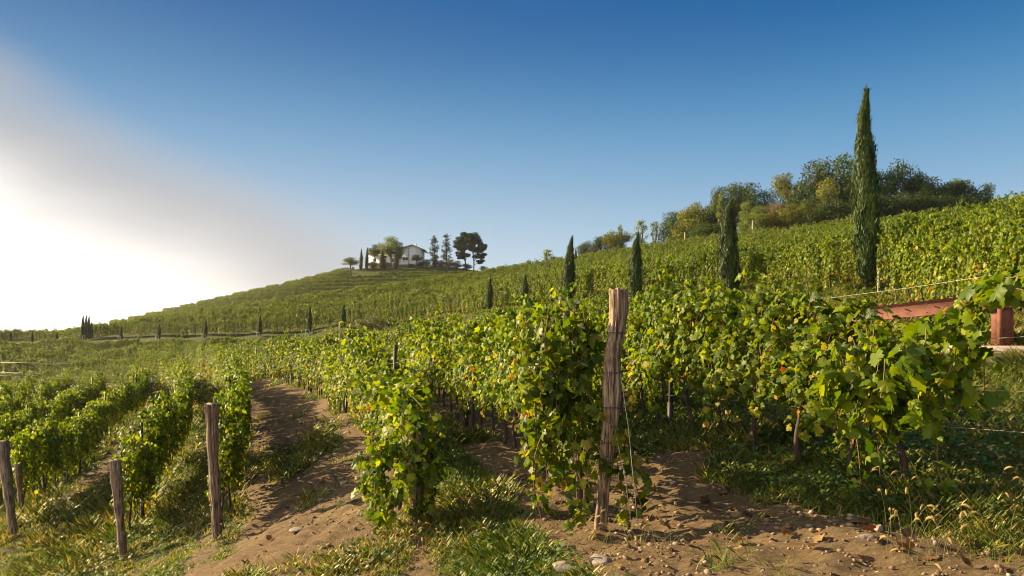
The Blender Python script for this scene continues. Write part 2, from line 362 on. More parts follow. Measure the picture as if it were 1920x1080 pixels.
# ------------------------------------------------------------------ ground sheet
def grass_mask(x, y):
    """1 where grass and herbs grow, 0 on bare tilled soil"""
    xa, xb, xc, xd, xe, xz = (rowx(k, y) for k in 'ABCDEZ')
    n = fbm(x * 0.9, y * 0.9, 3, 21)
    g = np.full(np.shape(x), 0.75)
    g = np.where((x > xa) & (x < xz), np.maximum(sstep(x, xz - 1.05, xz - 0.25) * 0.95, 0.25 * (1 - sstep(x, xa + .0, xa + .5)) * (y > 12)), g)
    u = (x - xb) / (xa - xb + 1e-6)
    g = np.where((x > xb) & (x <= xa), np.where(y < 13, 1 - sstep(u, .5, .72), 0.45 + 0.2 * np.sign(n)), g)
    v = (x - xc) / (xb - xc + 1e-6)
    patch = np.exp(-(((y - 16.2) / 1.3) ** 2)) * (v < .8) * 1.0
    g = np.where((x > xc) & (x <= xb), np.maximum(0.9 * (1 - sstep(v, .06, .2)) * 0.6 + 0.5 * sstep(v, .86, .98), 0.95 * patch), g)
    w = (x - xd) / (xc - xd + 1e-6)
    g = np.where((x > xd) & (x <= xc), np.where((w > .75) & (y < 14), .25, .8), g)
    e = (x - xe) / (xd - xe + 1e-6)
    g = np.where((x > xe) & (x <= xd), np.where(y > 18, 0.15 + 0.6 * (e > .85) + .6 * (e < .12), 0.85 - .55 * np.exp(-((y - 16.5) ** 2) - ((e - .35) / .2) ** 2)), g)
    g = np.where(x > xz, 1.0, g)
    g = np.where((x < xb) & (x > xd) & (y < 9) & (x > -4.2), 0.12, g)
    g = np.where(g < .3, g + .42 * sstep(fbm(x * 1.4 + 9, y * 1.1, 3, 63), .16, .34), g)
    g = np.where((y > 45), 0.85, g)
    return np.clip(g + n * 0.55 * (g > 0.02) + 0.12 * n, 0, 1)

ts = np.linspace(-1, 1, 620); gx = 3.0 * np.sinh(6.5 * ts)
ty = np.linspace(-0.62, 1, 500); gy = 5.5 + 3.0 * np.sinh(6.5 * ty)
GX, GY = np.meshgrid(gx, gy)
GZ = H(GX, GY)
nx, ny = len(gx), len(gy)
idx = np.arange(nx * ny).reshape(ny, nx)
quads = np.stack([idx[:-1, :-1], idx[:-1, 1:], idx[1:, 1:], idx[1:, :-1]], axis=-1).reshape(-1, 4)
gm = mesh_tris('ground', np.stack([GX, GY, GZ], -1).reshape(-1, 3), quads, smooth=True)
ga = gm.attributes.new('grassy', 'FLOAT', 'POINT'); ga.data.foreach_set('value', grass_mask(GX, GY).ravel().astype(np.float32))
def ground_mat():
    m, t, b, o = newmat('soil_and_grass')
    ln = t.links.new
    tcn = nn(t, 'ShaderNodeTexCoord')
    def noise(s, d=6, r=.6, vec=None):
        n = nn(t, 'ShaderNodeTexNoise'); n.inputs['Scale'].default_value = s; n.inputs['Detail'].default_value = d; n.inputs['Roughness'].default_value = r
        ln(vec or tcn.outputs['Object'], n.inputs['Vector']); return n.outputs[0]
    def ramp(v, *st):
        r = nn(t, 'ShaderNodeValToRGB'); ln(v, r.inputs[0]); e = r.color_ramp.elements
        e[0].position, e[0].color = st[0][0], (*st[0][1], 1); e[1].position, e[1].color = st[-1][0], (*st[-1][1], 1)
        for p_, c_ in st[1:-1]: x = e.new(p_); x.color = (*c_, 1)
        return r.outputs[0]
    def mix(f, a, b_):
        n = nn(t, 'ShaderNodeMix', data_type='RGBA')
        if isinstance(f, float): n.inputs[0].default_value = f
        else: ln(f, n.inputs[0])
        ln(a, n.inputs[6]); ln(b_, n.inputs[7]); return n.outputs[2]
    mpn = nn(t, 'ShaderNodeMapping'); mpn.inputs['Scale'].default_value = (1, 2.2, 1); ln(tcn.outputs['Object'], mpn.inputs[0])
    nf = noise(9, 8, .72, mpn.outputs[0]); nc = noise(1.3, 5)
    soil = ramp(nf, (.30, (.07, .042, .022)), (.5, (.235, .152, .080)), (.70, (.43, .30, .17)))
    soil2 = ramp(nc, (.35, (.105, .066, .036)), (.68, (.30, .205, .11)))
    soil = mix(.4, soil, soil2)
    vo = nn(t, 'ShaderNodeTexVoronoi'); vo.inputs['Scale'].default_value = 15; vo.inputs['Randomness'].default_value = 1; ln(tcn.outputs['Object'], vo.inputs['Vector'])
    pm = nn(t, 'ShaderNodeMapRange'); pm.inputs[1].default_value = .26; pm.inputs[2].default_value = .16; ln(vo.outputs['Distance'], pm.inputs[0])
    sx = nn(t, 'ShaderNodeSeparateColor'); ln(vo.outputs['Color'], sx.inputs[0])
    gt = nn(t, 'ShaderNodeMath', operation='GREATER_THAN'); gt.inputs[1].default_value = .72; ln(sx.outputs[0], gt.inputs[0])
    pf = nn(t, 'ShaderNodeMath', operation='MULTIPLY'); ln(pm.outputs[0], pf.inputs[0]); ln(gt.outputs[0], pf.inputs[1])
    pc = ramp(sx.outputs[1], (.1, (.19, .13, .09)), (.9, (.48, .39, .30)))
    soil = mix(pf.outputs[0], soil, pc)
    dk = nn(t, 'ShaderNodeHueSaturation'); dk.inputs['Value'].default_value = .84; dk.inputs['Hue'].default_value = .506; ln(soil, dk.inputs['Color']); soil = dk.outputs[0]
    gr = ramp(noise(6, 6, .7), (.32, (.024, .026, .010)), (.5, (.050, .068, .016)), (.7, (.10, .098, .03)))
    at_ = nn(t, 'ShaderNodeAttribute', attribute_name='grassy')
    fa = nn(t, 'ShaderNodeMath', operation='ADD'); ln(at_.outputs['Fac'], fa.inputs[0])
    n5 = nn(t, 'ShaderNodeMapRange'); n5.inputs[3].default_value = -.5; n5.inputs[4].default_value = .5; ln(noise(4, 6, .7), n5.inputs[0]); ln(n5.outputs[0], fa.inputs[1])
    fr = nn(t, 'ShaderNodeMapRange'); fr.inputs[1].default_value = .4; fr.inputs[2].default_value = .65; ln(fa.outputs[0], fr.inputs[0])
    ln(mix(fr.outputs[0], soil, gr), b.inputs['Base Color'])
    b.inputs['Roughness'].default_value = .95; b.inputs['Specular IOR Level'].default_value = .15
    hs = nn(t, 'ShaderNodeMath', operation='ADD'); ln(nf, hs.inputs[0])
    hp = nn(t, 'ShaderNodeMath', operation='MULTIPLY'); ln(pf.outputs[0], hp.inputs[0]); hp.inputs[1].default_value = .5; ln(hp.outputs[0], hs.inputs[1])
    bp = nn(t, 'ShaderNodeBump'); bp.inputs['Strength'].default_value = 1.0; bp.inputs['Distance'].default_value = .07
    ln(hs.outputs[0], bp.inputs['Height']); ln(bp.outputs[0], b.inputs['Normal'])
    return m
tag(add('ground', gm, ground_mat()), kind='structure')

# road sheet along the cypresses
def road_sheet():
    l = ROAD_L[(ROAD_L[:, 1] < 84)]; t = np.gradient(l, axis=0); t /= np.linalg.norm(t, axis=1)[:, None]; n = np.stack([t[:, 1], -t[:, 0]], 1)
    c = l - n * 3.4; V = []
    for o in (-1.0, -.5, 0, .5, 1.0):
        q = c + n * o; V.append(np.stack([q[:, 0], q[:, 1], H(q[:, 0], q[:, 1]) + .05], 1))
    V = np.stack(V, 1); m = V.shape[1]; k = len(l); id_ = np.arange(k * m).reshape(k, m)
    q = np.stack([id_[:-1, :-1], id_[:-1, 1:], id_[1:, 1:], id_[1:, :-1]], -1).reshape(-1, 4)
    tag(add('road', mesh_tris('road', V.reshape(-1, 3), q, smooth=True), M['asphalt']), kind='structure')
road_sheet()

# ------------------------------------------------------------------ grapevines
def leaf_tpl():
    o = [(0, .05), (.16, -.10), (.34, -.10), (.50, .08), (.42, .24), (.60, .40), (.50, .56), (.34, .56), (.36, .78), (.17, .82), (0, 1.05)]
    pts = o + [(-x, y) for x, y in o[-2:0:-1]]
    V = [(0, .32)] + pts; T = [(0, i + 1, (i + 1) % len(pts) + 1) for i in range(len(pts))]
    V = np.array([(x, y, -.30 * abs(x) ** 1.3 - .22 * max(y, 0) ** 2 + .10 * math.sin(7 * x + 5 * y) * (abs(x) > .2)) for x, y in V])
    return V, np.array([(a, c, b) for a, b, c in T])
LV, LT = leaf_tpl()
def leaf_colors(k, g, autumn=0.06, low=None):
    base = np.array([[.078, .122, .004], [.125, .175, .005], [.185, .22, .006], [.036, .072, .006], [.25, .265, .010]])
    c = base[g.choice(5, k, p=[.3, .27, .17, .16, .10])] * g.uniform(.8, 1.2, (k, 1))
    a = np.full(k, autumn)
    if low is not None: a = a * (0.4 + 3.2 * np.clip(low, 0, 1) ** 1.5)
    au = g.random(k) < a
    ac = np.array([[.36, .29, .03], [.42, .25, .025], [.42, .14, .02], [.24, .055, .02], [.25, .24, .04]])
    c[au] = ac[g.choice(5, au.sum(), p=[.44, .2, .05, .03, .28])]
    return c
def put_leaves(mb, pos, g, size=(.06, .108), autumn=.05, zmid=1.2, out=None, low=None):
    k = len(pos)
    n = unit(k, g) * .75
    n[:, 2] += .45
    if out is not None: n += out * .95
    t = unit(k, g) * .6; t[:, 2] -= .8
    if out is not None: t += out * .5
    R = frames(n, t)
    s = g.uniform(*size, k) * g.choice([1, .65], k, p=[.66, .34])
    sc = np.stack([s * g.uniform(.7, 1.15, k), s, s * g.uniform(.2, 2.6, k)], 1)
    scatter(mb, LV, LT, pos, R, sc, leaf_colors(k, g, autumn, low))
def shoot_path(g, x0, y0=0, z0=.78, top=1.85, lean=.09, n=14):
    """one cane climbing from the cordon and arching over"""
    side = g.choice([-1, 1]); h = top - z0 + g.normal(0, .10); dx = g.normal(0, .16); s = np.linspace(0, 1.0, n)
    y = side * (lean * s + g.uniform(.03, .24) * np.clip(s - .55, 0, 1) ** 1.2 * 2.2) + g.normal(0, .03)
    z = z0 + h * np.sin(np.clip(s * 1.18, 0, 1.35) * pi / 2 * .92)
    droop = g.random() < .4
    if droop: z -= np.clip(s - .72, 0, 1) * g.uniform(.4, 2.4)
    x = x0 + dx * s + .03 * np.sin(s * 9 + g.uniform(0, 6))
    return np.stack([x, y0 + y, z], 1)
def make_vine_meshes(i, g, autumn=.05):
    f = MB(); w = MB(); w2 = MB()
    # trunk and cordon
    bx, by = g.normal(0, .04, 2)
    tp = np.array([[0, 0, -.12], [bx, by, .22], [-bx * .6, by * .4, .5], [bx * .4, 0, .74]])
    w.tube(spline(tp, .07), np.linspace(.032, .02, len(spline(tp, .07))), 7)
    w.tube(spline([[bx * .4, 0, .72], [.12, .0, .80], [.5, 0, .80]], .1), .014, 5); w.tube(spline([[bx * .4, 0, .72], [-.12, .0, .80], [-.5, 0, .80]], .1), .013, 5)
    P_ = []; O_ = []
    for j in range(19):
        p = shoot_path(g, g.uniform(-.52, .52), g.normal(0, .05), top=g.uniform(1.65, 2.08))
        w2.tube(p[::2], np.linspace(.0055, .002, len(p[::2])), 4, cap=False)
        m = 36; u = np.linspace(.02, 1, m) * (len(p) - 1); q = np.stack([np.interp(u, np.arange(len(p)), p[:, a]) for a in range(3)], 1)
        sd_ = np.where(np.arange(m) % 2, 1, -1) * g.uniform(.4, 1, m)
        o = np.stack([g.normal(0, .7, m), sd_, g.normal(0, .25, m)], 1); o /= np.linalg.norm(o, axis=1)[:, None]
        P_.append(q + o * g.uniform(.02, .17, (m, 1))); O_.append(o)
    # side shoots that hang to the outside of the canopy
    for j in range(26):
        s = g.choice([-1, 1]); x0 = g.uniform(-.55, .55); z0 = g.uniform(.95, 1.6); ln_ = g.uniform(.25, .75); m = 12
        u = np.linspace(0, 1, m)[:, None]
        q = np.array([x0, s * .13, z0]) + u * np.array([g.normal(0, .12), s * g.uniform(.03, .15), 0]) + np.array([0, 0, -1.0]) * ln_ * u ** 1.6
        o = np.stack([g.normal(0, .5, m), s * np.ones(m), g.normal(0, .2, m)], 1); o /= np.linalg.norm(o, axis=1)[:, None]
        P_.append(q + o * g.uniform(.01, .07, (m, 1))); O_.append(o)
    P_ = np.vstack(P_); O_ = np.vstack(O_)
    keep = P_[:, 2] > .38; P_, O_ = P_[keep], O_[keep]
    put_leaves(f, P_, g, out=O_, autumn=autumn, low=(1.5 - P_[:, 2]) / .9)
    return w.mesh('trunk', True), w2.mesh('canes'), f.mesh('foliage')
NV = 12
VM = [make_vine_meshes(i, np.random.default_rng(100 + i), [.03, .07, .04, .12, .05, .03, .09, .05, .02, .16, .05, .06][i]) for i in range(NV)]

VINES = []     # (x, y, rot, scale, variant, row key)
def row_vines(line, key, sc=(.92, 1.08), skip=0, zs=1.0):
    t = np.gradient(line, axis=0); a = np.arctan2(t[:, 1], t[:, 0])
    for i, (p, r) in enumerate(zip(line, a)):
        if i < skip or (key not in ROWS and rng.random() < .012): continue
        VINES.append((p[0], p[1], r + (pi if rng.random() < .5 else 0), rng.uniform(*sc), int(rng.integers(NV)), key, zs * (rng.uniform(.88, 1.1) if key in ROWS else rng.uniform(.95, 1.05) if key == 'far' else rng.uniform(.88, 1.12)) * (.72 if key == 'B' and p[1] < 11.5 else .86 if key == 'B' and p[1] < 16 else .9 if key == 'Z' and p[1] < 7 else .88 if key == 'Z' and p[1] < 9 else .95 if key in 'AB' and p[1] > 66 else 1)))
for k in ROWS:
    l = spline(RXY[k], 0.62 if k in 'KLMNQ' else 0.92)
    if k == 'Z': l = l[l[:, 1] > 5.9]
    row_vines(l, k, zs=.86 if k in 'KLMNQ' else 1.0, skip={'A': 1, 'B': 2, 'C': 1, 'D': 1, 'E': 1}.get(k, 0))
# slope above the road: rows parallel to the road
def offset_line(l, o, sm=25):
    t = np.gradient(l, axis=0); t /= np.linalg.norm(t, axis=1)[:, None]; n = np.stack([t[:, 1], -t[:, 0]], 1)
    for _ in range(sm): n[1:-1] = (n[:-2] + n[1:-1] + n[2:]) / 3
    n /= np.linalg.norm(n, axis=1)[:, None]
    return l + n * o
CREST = np.array([(2700, 38), (2100, 44), (1920, 50), (1750, 66), (1600, 82), (1500, 90), (1368, 102), (1250, 116), (1193, 122), (1068, 136), (980, 149), (917, 156), (800, 160), (700, 161), (560, 158), (400, 154), (200, 149), (0, 152), (-200, 155)])
def crest_d(px): return np.interp(px, CREST[::-1, 0], CREST[::-1, 1])
HILL = []
for j in range(-1, 19):
    o = 1.3 + 3.9 * j if j >= 0 else -1.0
    l = offset_line(ROAD_L, o); l = spline(l[::3], .88)
    px = 960 + F * l[:, 0] / l[:, 1]
    l = l[(l[:, 1] < crest_d(px)) & (px > -150) & (px < 2250) & (l[:, 1] > 14) & ((px > 1500) | (j >= 0)) & ((np.abs(px - 1623) > 48) | (l[:, 1] > 28.4))]
    if len(l) > 5: row_vines(l, 'hill%d' % j, (.92, 1.08), zs=1.15)
# rows between the right-hand row and the road
for j in range(5):
    l = offset_line(spline(RXY['Z'], 1.0), 2.6 * (j + 1)); l = spline(l[::2], .95)
    px = 960 + F * l[:, 0] / l[:, 1]
    dr = np.min(np.hypot(l[:, None, 0] - ROAD_L[None, :, 0], l[:, None, 1] - ROAD_L[None, :, 1]), axis=1); xr = np.interp(l[:, 1], np.sort(ROAD_L[:, 1]), ROAD_L[np.argsort(ROAD_L[:, 1]), 0])
    l = l[(l[:, 1] > 17) & (l[:, 1] < 75) & (px < 1560) & (dr > 3.4) & (l[:, 0] < xr)]
    if not len(l): continue
    px = 960 + F * l[:, 0] / l[:, 1]; ytop = HY - (H0(l[:, 0], l[:, 1]) + 1.75) / l[:, 1] * F
    l = l[ytop > np.interp(px, [600, 740, 900, 1068, 1193, 1500], [622, 608, 578, 556, 550, 535])]
    if len(l) > 5: row_vines(l, 'road%d' % j, (.9, 1.0), zs=.9)
# far hill: contour rows
def far_rows():
    pxs = np.arange(-140, 1010, 2.0); ds = np.arange(165, 246, .75)
    PX, D = np.meshgrid(pxs, ds, indexing='ij'); Z = H0((PX - 960) / F * D, D)
    for lev in np.arange(-2.5, 27, 1.3):
        pts = []
        for i in range(len(pxs)):
            c = np.where((Z[i, :-1] < lev) & (Z[i, 1:] >= lev))[0]
            if len(c):
                k = c[-1]; f_ = (lev - Z[i, k]) / (Z[i, k + 1] - Z[i, k]); d = ds[k] + f_ * .75
                if d < 221 or not (665 < pxs[i] < 990): pts.append(((pxs[i] - 960) / F * d, d))
        seg = []
        for p in pts + [(1e9, 1e9)]:
            if seg and math.hypot(p[0] - seg[-1][0], p[1] - seg[-1][1]) > 6:
                if len(seg) > 8: row_vines(spline(np.array(seg)[::4], 1.0), 'far', (.8, 1.0), zs=.84)
                seg = []
            seg.append(p)
far_rows()
VX = np.array([v[0] for v in VINES]); VY = np.array([v[1] for v in VINES]); VZ = H(VX, VY)
vpx = 960 + F * VX / VY
order = np.argsort(np.hypot(VX, VY) + 1000.0 * ((vpx < -45) | (vpx > 1965)) + 1000 * np.array([(v[5] == 'Z' and v[1] > 24) for v in VINES]))
SINGLE = list(order[:292]); single = set(SINGLE)
DESC = {
 'Z': ('grapevine of the right-hand row below the rusty red guardrail', 'vines of the row below the guardrail'),
 'A': ('grapevine of the row starting behind the tall cracked post', 'vines of the row behind the tall post'),
 'B': ('grapevine in the row right of the left dirt path', 'vines right of the left dirt path'),
 'C': ('grapevine of the row behind the straight post by dirt path', 'vines left of the dirt path'),
 'D': ('grapevine of the row behind the short leaning post', 'vines behind the short leaning post'),
 'E': ('grapevine of the row of the left edge end post', 'vines behind the left edge post'),
 'F': ('grapevine of the row just beyond the one with the left edge post', 'vines of the next row to the left'),
 'G': ('grapevine of the low short row at the left, two rows past the edge post', 'vines of the low left row'),
 'H': ('grapevine of the lowest row, farthest left of the rows running uphill', 'vines of the farthest left row'),
}
ORD = ['first', 'second', 'third', 'fourth', 'fifth', 'sixth', 'seventh', 'eighth', 'ninth', 'tenth', 'eleventh', 'twelfth']
START = {'Z': 'from the near end of the row below the rusty guardrail', 'A': 'behind the tall cracked post in its row', 'B': 'behind the half hidden stump post in its row', 'C': 'behind the straight post left of the dirt path', 'D': 'behind the short leaning post in its row', 'E': 'from the leaning post at the left edge'}
COUNT = {}
def make_vine(i):
    x, y, r, s, v, key, zs = VINES[i]
    if key in DESC: lab, grp = DESC[key]
    elif key.startswith('hill'):
        n = int(key[4:]); n += 1; w = ['lowest', 'first', 'second', 'third', 'fourth', 'fifth', 'sixth', 'seventh', 'eighth', 'ninth', 'tenth'][min(n, 10)]
        lab, grp = 'grapevine on the slope above the road, %s row up from the road' % w, 'vines of the %s row above the road' % w
    else: lab, grp = 'grapevine of the level rows crossing the valley at the left', 'vines of the level rows at the left'
    n = COUNT[key] = COUNT.get(key, -1) + 1
    if key in START:
        if n < 12: lab = '%s grapevine %s' % (ORD[n], START[key])
        else: lab = lab.replace('grapevine of', 'distant grapevine of').replace('grapevine in', 'distant grapevine in')
    if key.startswith('road'): lab, grp = 'grapevine between the right-hand row and the cypress lined road', 'vines just below the road'
    e = empty('grapevine', (x, y, VZ[i]), r); e.scale = (s, s * (.76 if key in 'CDEFGH' else 1.0), s * zs * (.92 if key in 'CDEFGH' else 1.0))
    tag(e, lab, 'grapevine', grp)
    tr, cn, fo = VM[v]
    add('trunk', tr, M['bark'], e); add('canes', cn, M['cane'], e); return add('foliage', fo, M['leaf'], e)
SRC = {}
for i in SINGLE:
    o = make_vine(i); SRC.setdefault(VINES[i][4], o)
# all the other vines: one object of points carrying the same vines
rest = [i for i in range(len(VINES)) if i not in single]
pm = bpy.data.meshes.new('grapevines'); pm.vertices.add(len(rest))
pm.vertices.foreach_set('co', np.array([[VX[i], VY[i], VZ[i] - (.32 if VINES[i][5] in ROWS else .35 if VINES[i][5] == 'far' else .22)] for i in rest], dtype=np.float32).ravel())
a = pm.attributes.new('rot', 'FLOAT_VECTOR', 'POINT'); a.data.foreach_set('vector', np.array([[0, 0, VINES[i][2]] for i in rest], dtype=np.float32).ravel())
a = pm.attributes.new('scl', 'FLOAT_VECTOR', 'POINT'); a.data.foreach_set('vector', np.array([[VINES[i][3], VINES[i][3] * .95, VINES[i][3] * VINES[i][6]] for i in rest], dtype=np.float32).ravel())
a = pm.attributes.new('which', 'INT', 'POINT'); a.data.foreach_set('value', np.array([VINES[i][4] for i in rest], dtype=np.int32))
pm.materials.append(M['leaf'])
go = bpy.data.objects.new('distant_grapevines', pm); COL.objects.link(go)
tag(go, 'dense green grapevine rows covering the far hill and upper slopes', 'grapevines', kind='stuff')
ng = bpy.data.node_groups.new('vines_on_points', 'GeometryNodeTree')
ng.interface.new_socket('Geometry', in_out='INPUT', socket_type='NodeSocketGeometry'); ng.interface.new_socket('Geometry', in_out='OUTPUT', socket_type='NodeSocketGeometry')
gi = ng.nodes.new('NodeGroupInput'); gout = ng.nodes.new('NodeGroupOutput')
iop = ng.nodes.new('GeometryNodeInstanceOnPoints'); jn = ng.nodes.new('GeometryNodeJoinGeometry')
for v in reversed(range(NV)):
    on = ng.nodes.new('GeometryNodeObjectInfo'); on.transform_space = 'ORIGINAL'; on.inputs['Object'].default_value = SRC[v]; on.inputs['As Instance'].default_value = True
    ng.links.new(on.outputs['Geometry'], jn.inputs[0])
def nattr(nm, ty):
    n = ng.nodes.new('GeometryNodeInputNamedAttribute'); n.data_type = ty; n.inputs['Name'].default_value = nm; return n.outputs['Attribute']
ng.links.new(gi.outputs[0], iop.inputs['Points']); ng.links.new(jn.outputs[0], iop.inputs['Instance']); iop.inputs['Pick Instance'].default_value = True
ng.links.new(nattr('which', 'INT'), iop.inputs['Instance Index']); ng.links.new(nattr('rot', 'FLOAT_VECTOR'), iop.inputs['Rotation']); ng.links.new(nattr('scl', 'FLOAT_VECTOR'), iop.inputs['Scale'])
ng.links.new(iop.outputs[0], gout.inputs[0])
md = go.modifiers.new('vines', 'NODES'); md.node_group = ng
print('vines', len(VINES), 'single', len(SINGLE))

# ------------------------------------------------------------------ end-of-row vines with their own shoots (paths as px, py, depth)
def own_vine(label, base, shoots, seed, dens=14, size=(.065, .118), autumn=.05, group=None, spread=.06):
    g = np.random.default_rng(seed); b = np.array([base[0], base[1], Hs(base[0], base[1])])
    e = empty('grapevine', b); tag(e, label, 'grapevine', group)
    f, w, c = MB(), MB(), MB()
    tp = np.array([[0, 0, -.1], [.04, .02, .25], [-.03, .03, .5], [.02, 0, .8]])
    w.tube(spline(tp, .07), .028, 7)
    for s in shoots:
        dn = s[0]; pts = spline(np.array([P(*q) for q in s[1:]]) - b, .05)
        c.tube(pts[::2], .004, 4, cap=False)
        L_ = len(pts) * .05; k = max(3, int(L_ * dn * 1.4)); q = pts[g.integers(0, len(pts), k)]
        o = unit(k, g); o[:, 2] *= .6
        put_leaves(f, q + o * g.uniform(.01, 2 * spread, (k, 1)), g, size, autumn, out=o)
    add('trunk', w.mesh('trunk', True), M['bark'], e); add('canes', c.mesh('canes'), M['cane'], e); add('foliage', f.mesh('foliage'), M['leaf'], e)
    return e
def hang(g, px0, px1, y0, y1, d, dn, n, L0=80, L1=200):
    r = []
    for i in range(n):
        x = g.uniform(px0, px1); y = g.uniform(y0, y1); l = g.uniform(L0, L1); dd = d + g.normal(0, .12)
        r.append((dn, (x, y, dd), (x + g.normal(0, 12), y + l * .5, dd - .05), (x + g.normal(0, 18), y + l, dd - .02)))
    return r
g = np.random.default_rng(5)
sh = hang(g, 985, 1120, 565, 700, 6.7, 26, 34, 60, 150)
sh += hang(g, 1000, 1110, 700, 800, 6.6, 20, 10, 60, 150)
sh += [(20, (1050, 760, 6.5), (1010, 830, 6.45), (1000, 900, 6.45), (1018, 985, 6.42)), (22, (1100, 740, 6.45), (1075, 850, 6.4), (1082, 925, 6.35), (1070, 985, 6.3)), (20, (1110, 820, 6.4), (1100, 900, 6.3), (1092, 965, 6.25)),
       (24, (1155, 790, 6.45), (1175, 840, 6.3), (1190, 900, 6.25), (1205, 960, 6.2)), (20, (1150, 840, 6.5), (1165, 900, 6.35), (1180, 985, 6.3)), (18, (1160, 780, 6.5), (1185, 850, 6.4), (1215, 900, 6.3), (1222, 935, 6.3)),
       (26, (1090, 720, 6.38), (1120, 770, 6.34), (1150, 800, 6.34), (1185, 820, 6.3)), (22, (1120, 830, 6.4), (1140, 870, 6.36), (1165, 880, 6.3))]
own_vine('bushy end vine drooping round the tall cracked wooden post', XY(1092, 7.0), sh, 1, autumn=.07)
g = np.random.default_rng(6)
sh = hang(g, 690, 810, 750, 850, 8.0, 24, 26, 60, 120) + hang(g, 690, 780, 850, 930, 7.8, 18, 12, 40, 90)
sh += [(20, (760, 760, 8), (700, 730, 8.6), (660, 700, 9.5)), (20, (800, 790, 7.9), (830, 785, 7.8), (812, 830, 7.8))]
own_vine('end vine hanging over the half hidden stump post beside left dirt path', XY(745, 8.7), sh, 2, autumn=.02)
g = np.random.default_rng(7)
sh = hang(g, 1560, 1760, 600, 700, 6.1, 21, 26, 60, 160)
sh += [(14, (1720, 650, 5.9), (1780, 600, 5.5), (1850, 540, 5.1), (1925, 505, 4.8)), (14, (1800, 590, 5.6), (1840, 550, 5.2), (1900, 540, 4.8), (1960, 560, 4.6)), (20, (1800, 560, 5.3), (1835, 600, 5.2), (1825, 650, 5.2)),
       (22, (1850, 520, 5.1), (1900, 520, 4.8), (1990, 500, 4.6)), (20, (1740, 640, 5.7), (1790, 690, 5.5), (1810, 740, 5.4)), (16, (1720, 740, 5.7), (1755, 800, 5.6), (1758, 870, 5.55), (1775, 940, 5.5)),
       (12, (1640, 760, 6.2), (1648, 860, 6.2), (1655, 945, 6.2)), (20, (1680, 690, 5.8), (1730, 700, 5.7), (1760, 760, 5.6)), (14, (1600, 790, 6.3), (1610, 850, 6.2), (1615, 930, 6.1))]
sh += hang(g, 1640, 1810, 630, 700, 5.6, 20, 9, 60, 120) + hang(g, 1690, 1845, 600, 665, 5.4, 20, 15, 50, 110)
sh += [(24, (1760, 640, 5.6), (1820, 590, 5.3), (1880, 530, 5.0), (1960, 515, 4.7)), (22, (1840, 545, 5.1), (1880, 560, 4.95), (1910, 590, 4.85)), (20, (1770, 600, 5.5), (1800, 560, 5.35), (1850, 530, 5.1))]
own_vine('large leaved end vine reaching along the wires towards the guardrail', XY(1690, 6.2), sh, 3, size=(.07, .135), autumn=.012)

# ------------------------------------------------------------------ wooden end posts
def wood_post(name, label, path, rad, crack=True, seed=0, group=None, cat='post'):
    g = np.random.default_rng(seed); path = np.array([P(*p) for p in path]); n = 46; k = 40
    b = path[-1].copy(); path = path[::-1] - b
    path = np.vstack([path[0] + (path[0] - path[1]) * .15 / (np.linalg.norm(path[0] - path[1]) + 1e-6) , path])
    sp = spline(path, .02); u = np.linspace(0, len(sp) - 1, n); sp = np.stack([np.interp(u, np.arange(len(sp)), sp[:, a]) for a in range(3)], 1)
    a = np.arange(k) * 2 * pi / k; V = []
    for i, c in enumerate(sp):
        s = i / (n - 1); r = rad * (.74 + .35 * s + .08 * sin(s * 9 + seed) + .05 * sin(s * 23 + seed * 2) + (.06 if s > .9 else 0))
        rr = r * (1 + .05 * np.sin(3 * a + s * 2 + seed) + .035 * np.sin(7 * a + s * 5) + .02 * g.normal(size=k))
        if crack:
            for ca, wd, dp in ((-pi / 2 + .35 + .25 * sin(s * 5), .13, .5), (-pi / 2 - .75 + .2 * sin(s * 7 + 1), .09, .28), (.3, .12, .3)):
                dlt = np.abs((a - ca + pi) % (2 * pi) - pi); amt = dp * 1.15 * (.5 + .5 * s ** 1.5)
                rr *= 1 - amt * np.exp(-(dlt / wd) ** 2)
        V.append(np.stack([c[0] + rr * np.cos(a), c[1] + rr * np.sin(a), np.full(k, c[2]) + (.012 * np.sin(4 * a + seed) if i == n - 1 else 0)], 1))
    V = np.vstack(V + [sp[-1:] + [[0, 0, -.012]]]); T = []
    for i in range(n - 1):
        for j in range(k):
            a0, a1 = i * k + j, i * k + (j + 1) % k; T += [(a0, a1, a1 + k), (a0, a1 + k, a0 + k)]
    m = n * k
    for j in range(k): T.append((m, (n - 1) * k + j, (n - 1) * k + (j + 1) % k))
    e = empty(name, b); tag(e, label, cat, group)
    sh_ = add('shaft', mesh_tris('shaft', V, T), M['wood'], e)
    return e, b, sp + b
pe, pb, psp = wood_post('end_post', 'tall cracked grey brown wooden post in the foreground', [(1161, 541, 6.5), (1161, 585, 6.5), (1155, 630, 6.49), (1149, 665, 6.47), (1147, 730, 6.45), (1145, 790, 6.45), (1138, 850, 6.45), (1132, 920, 6.48), (1126, 990, 6.5)], .074, True, 3)
for nm, px in (('shaft', 0),):
    pass
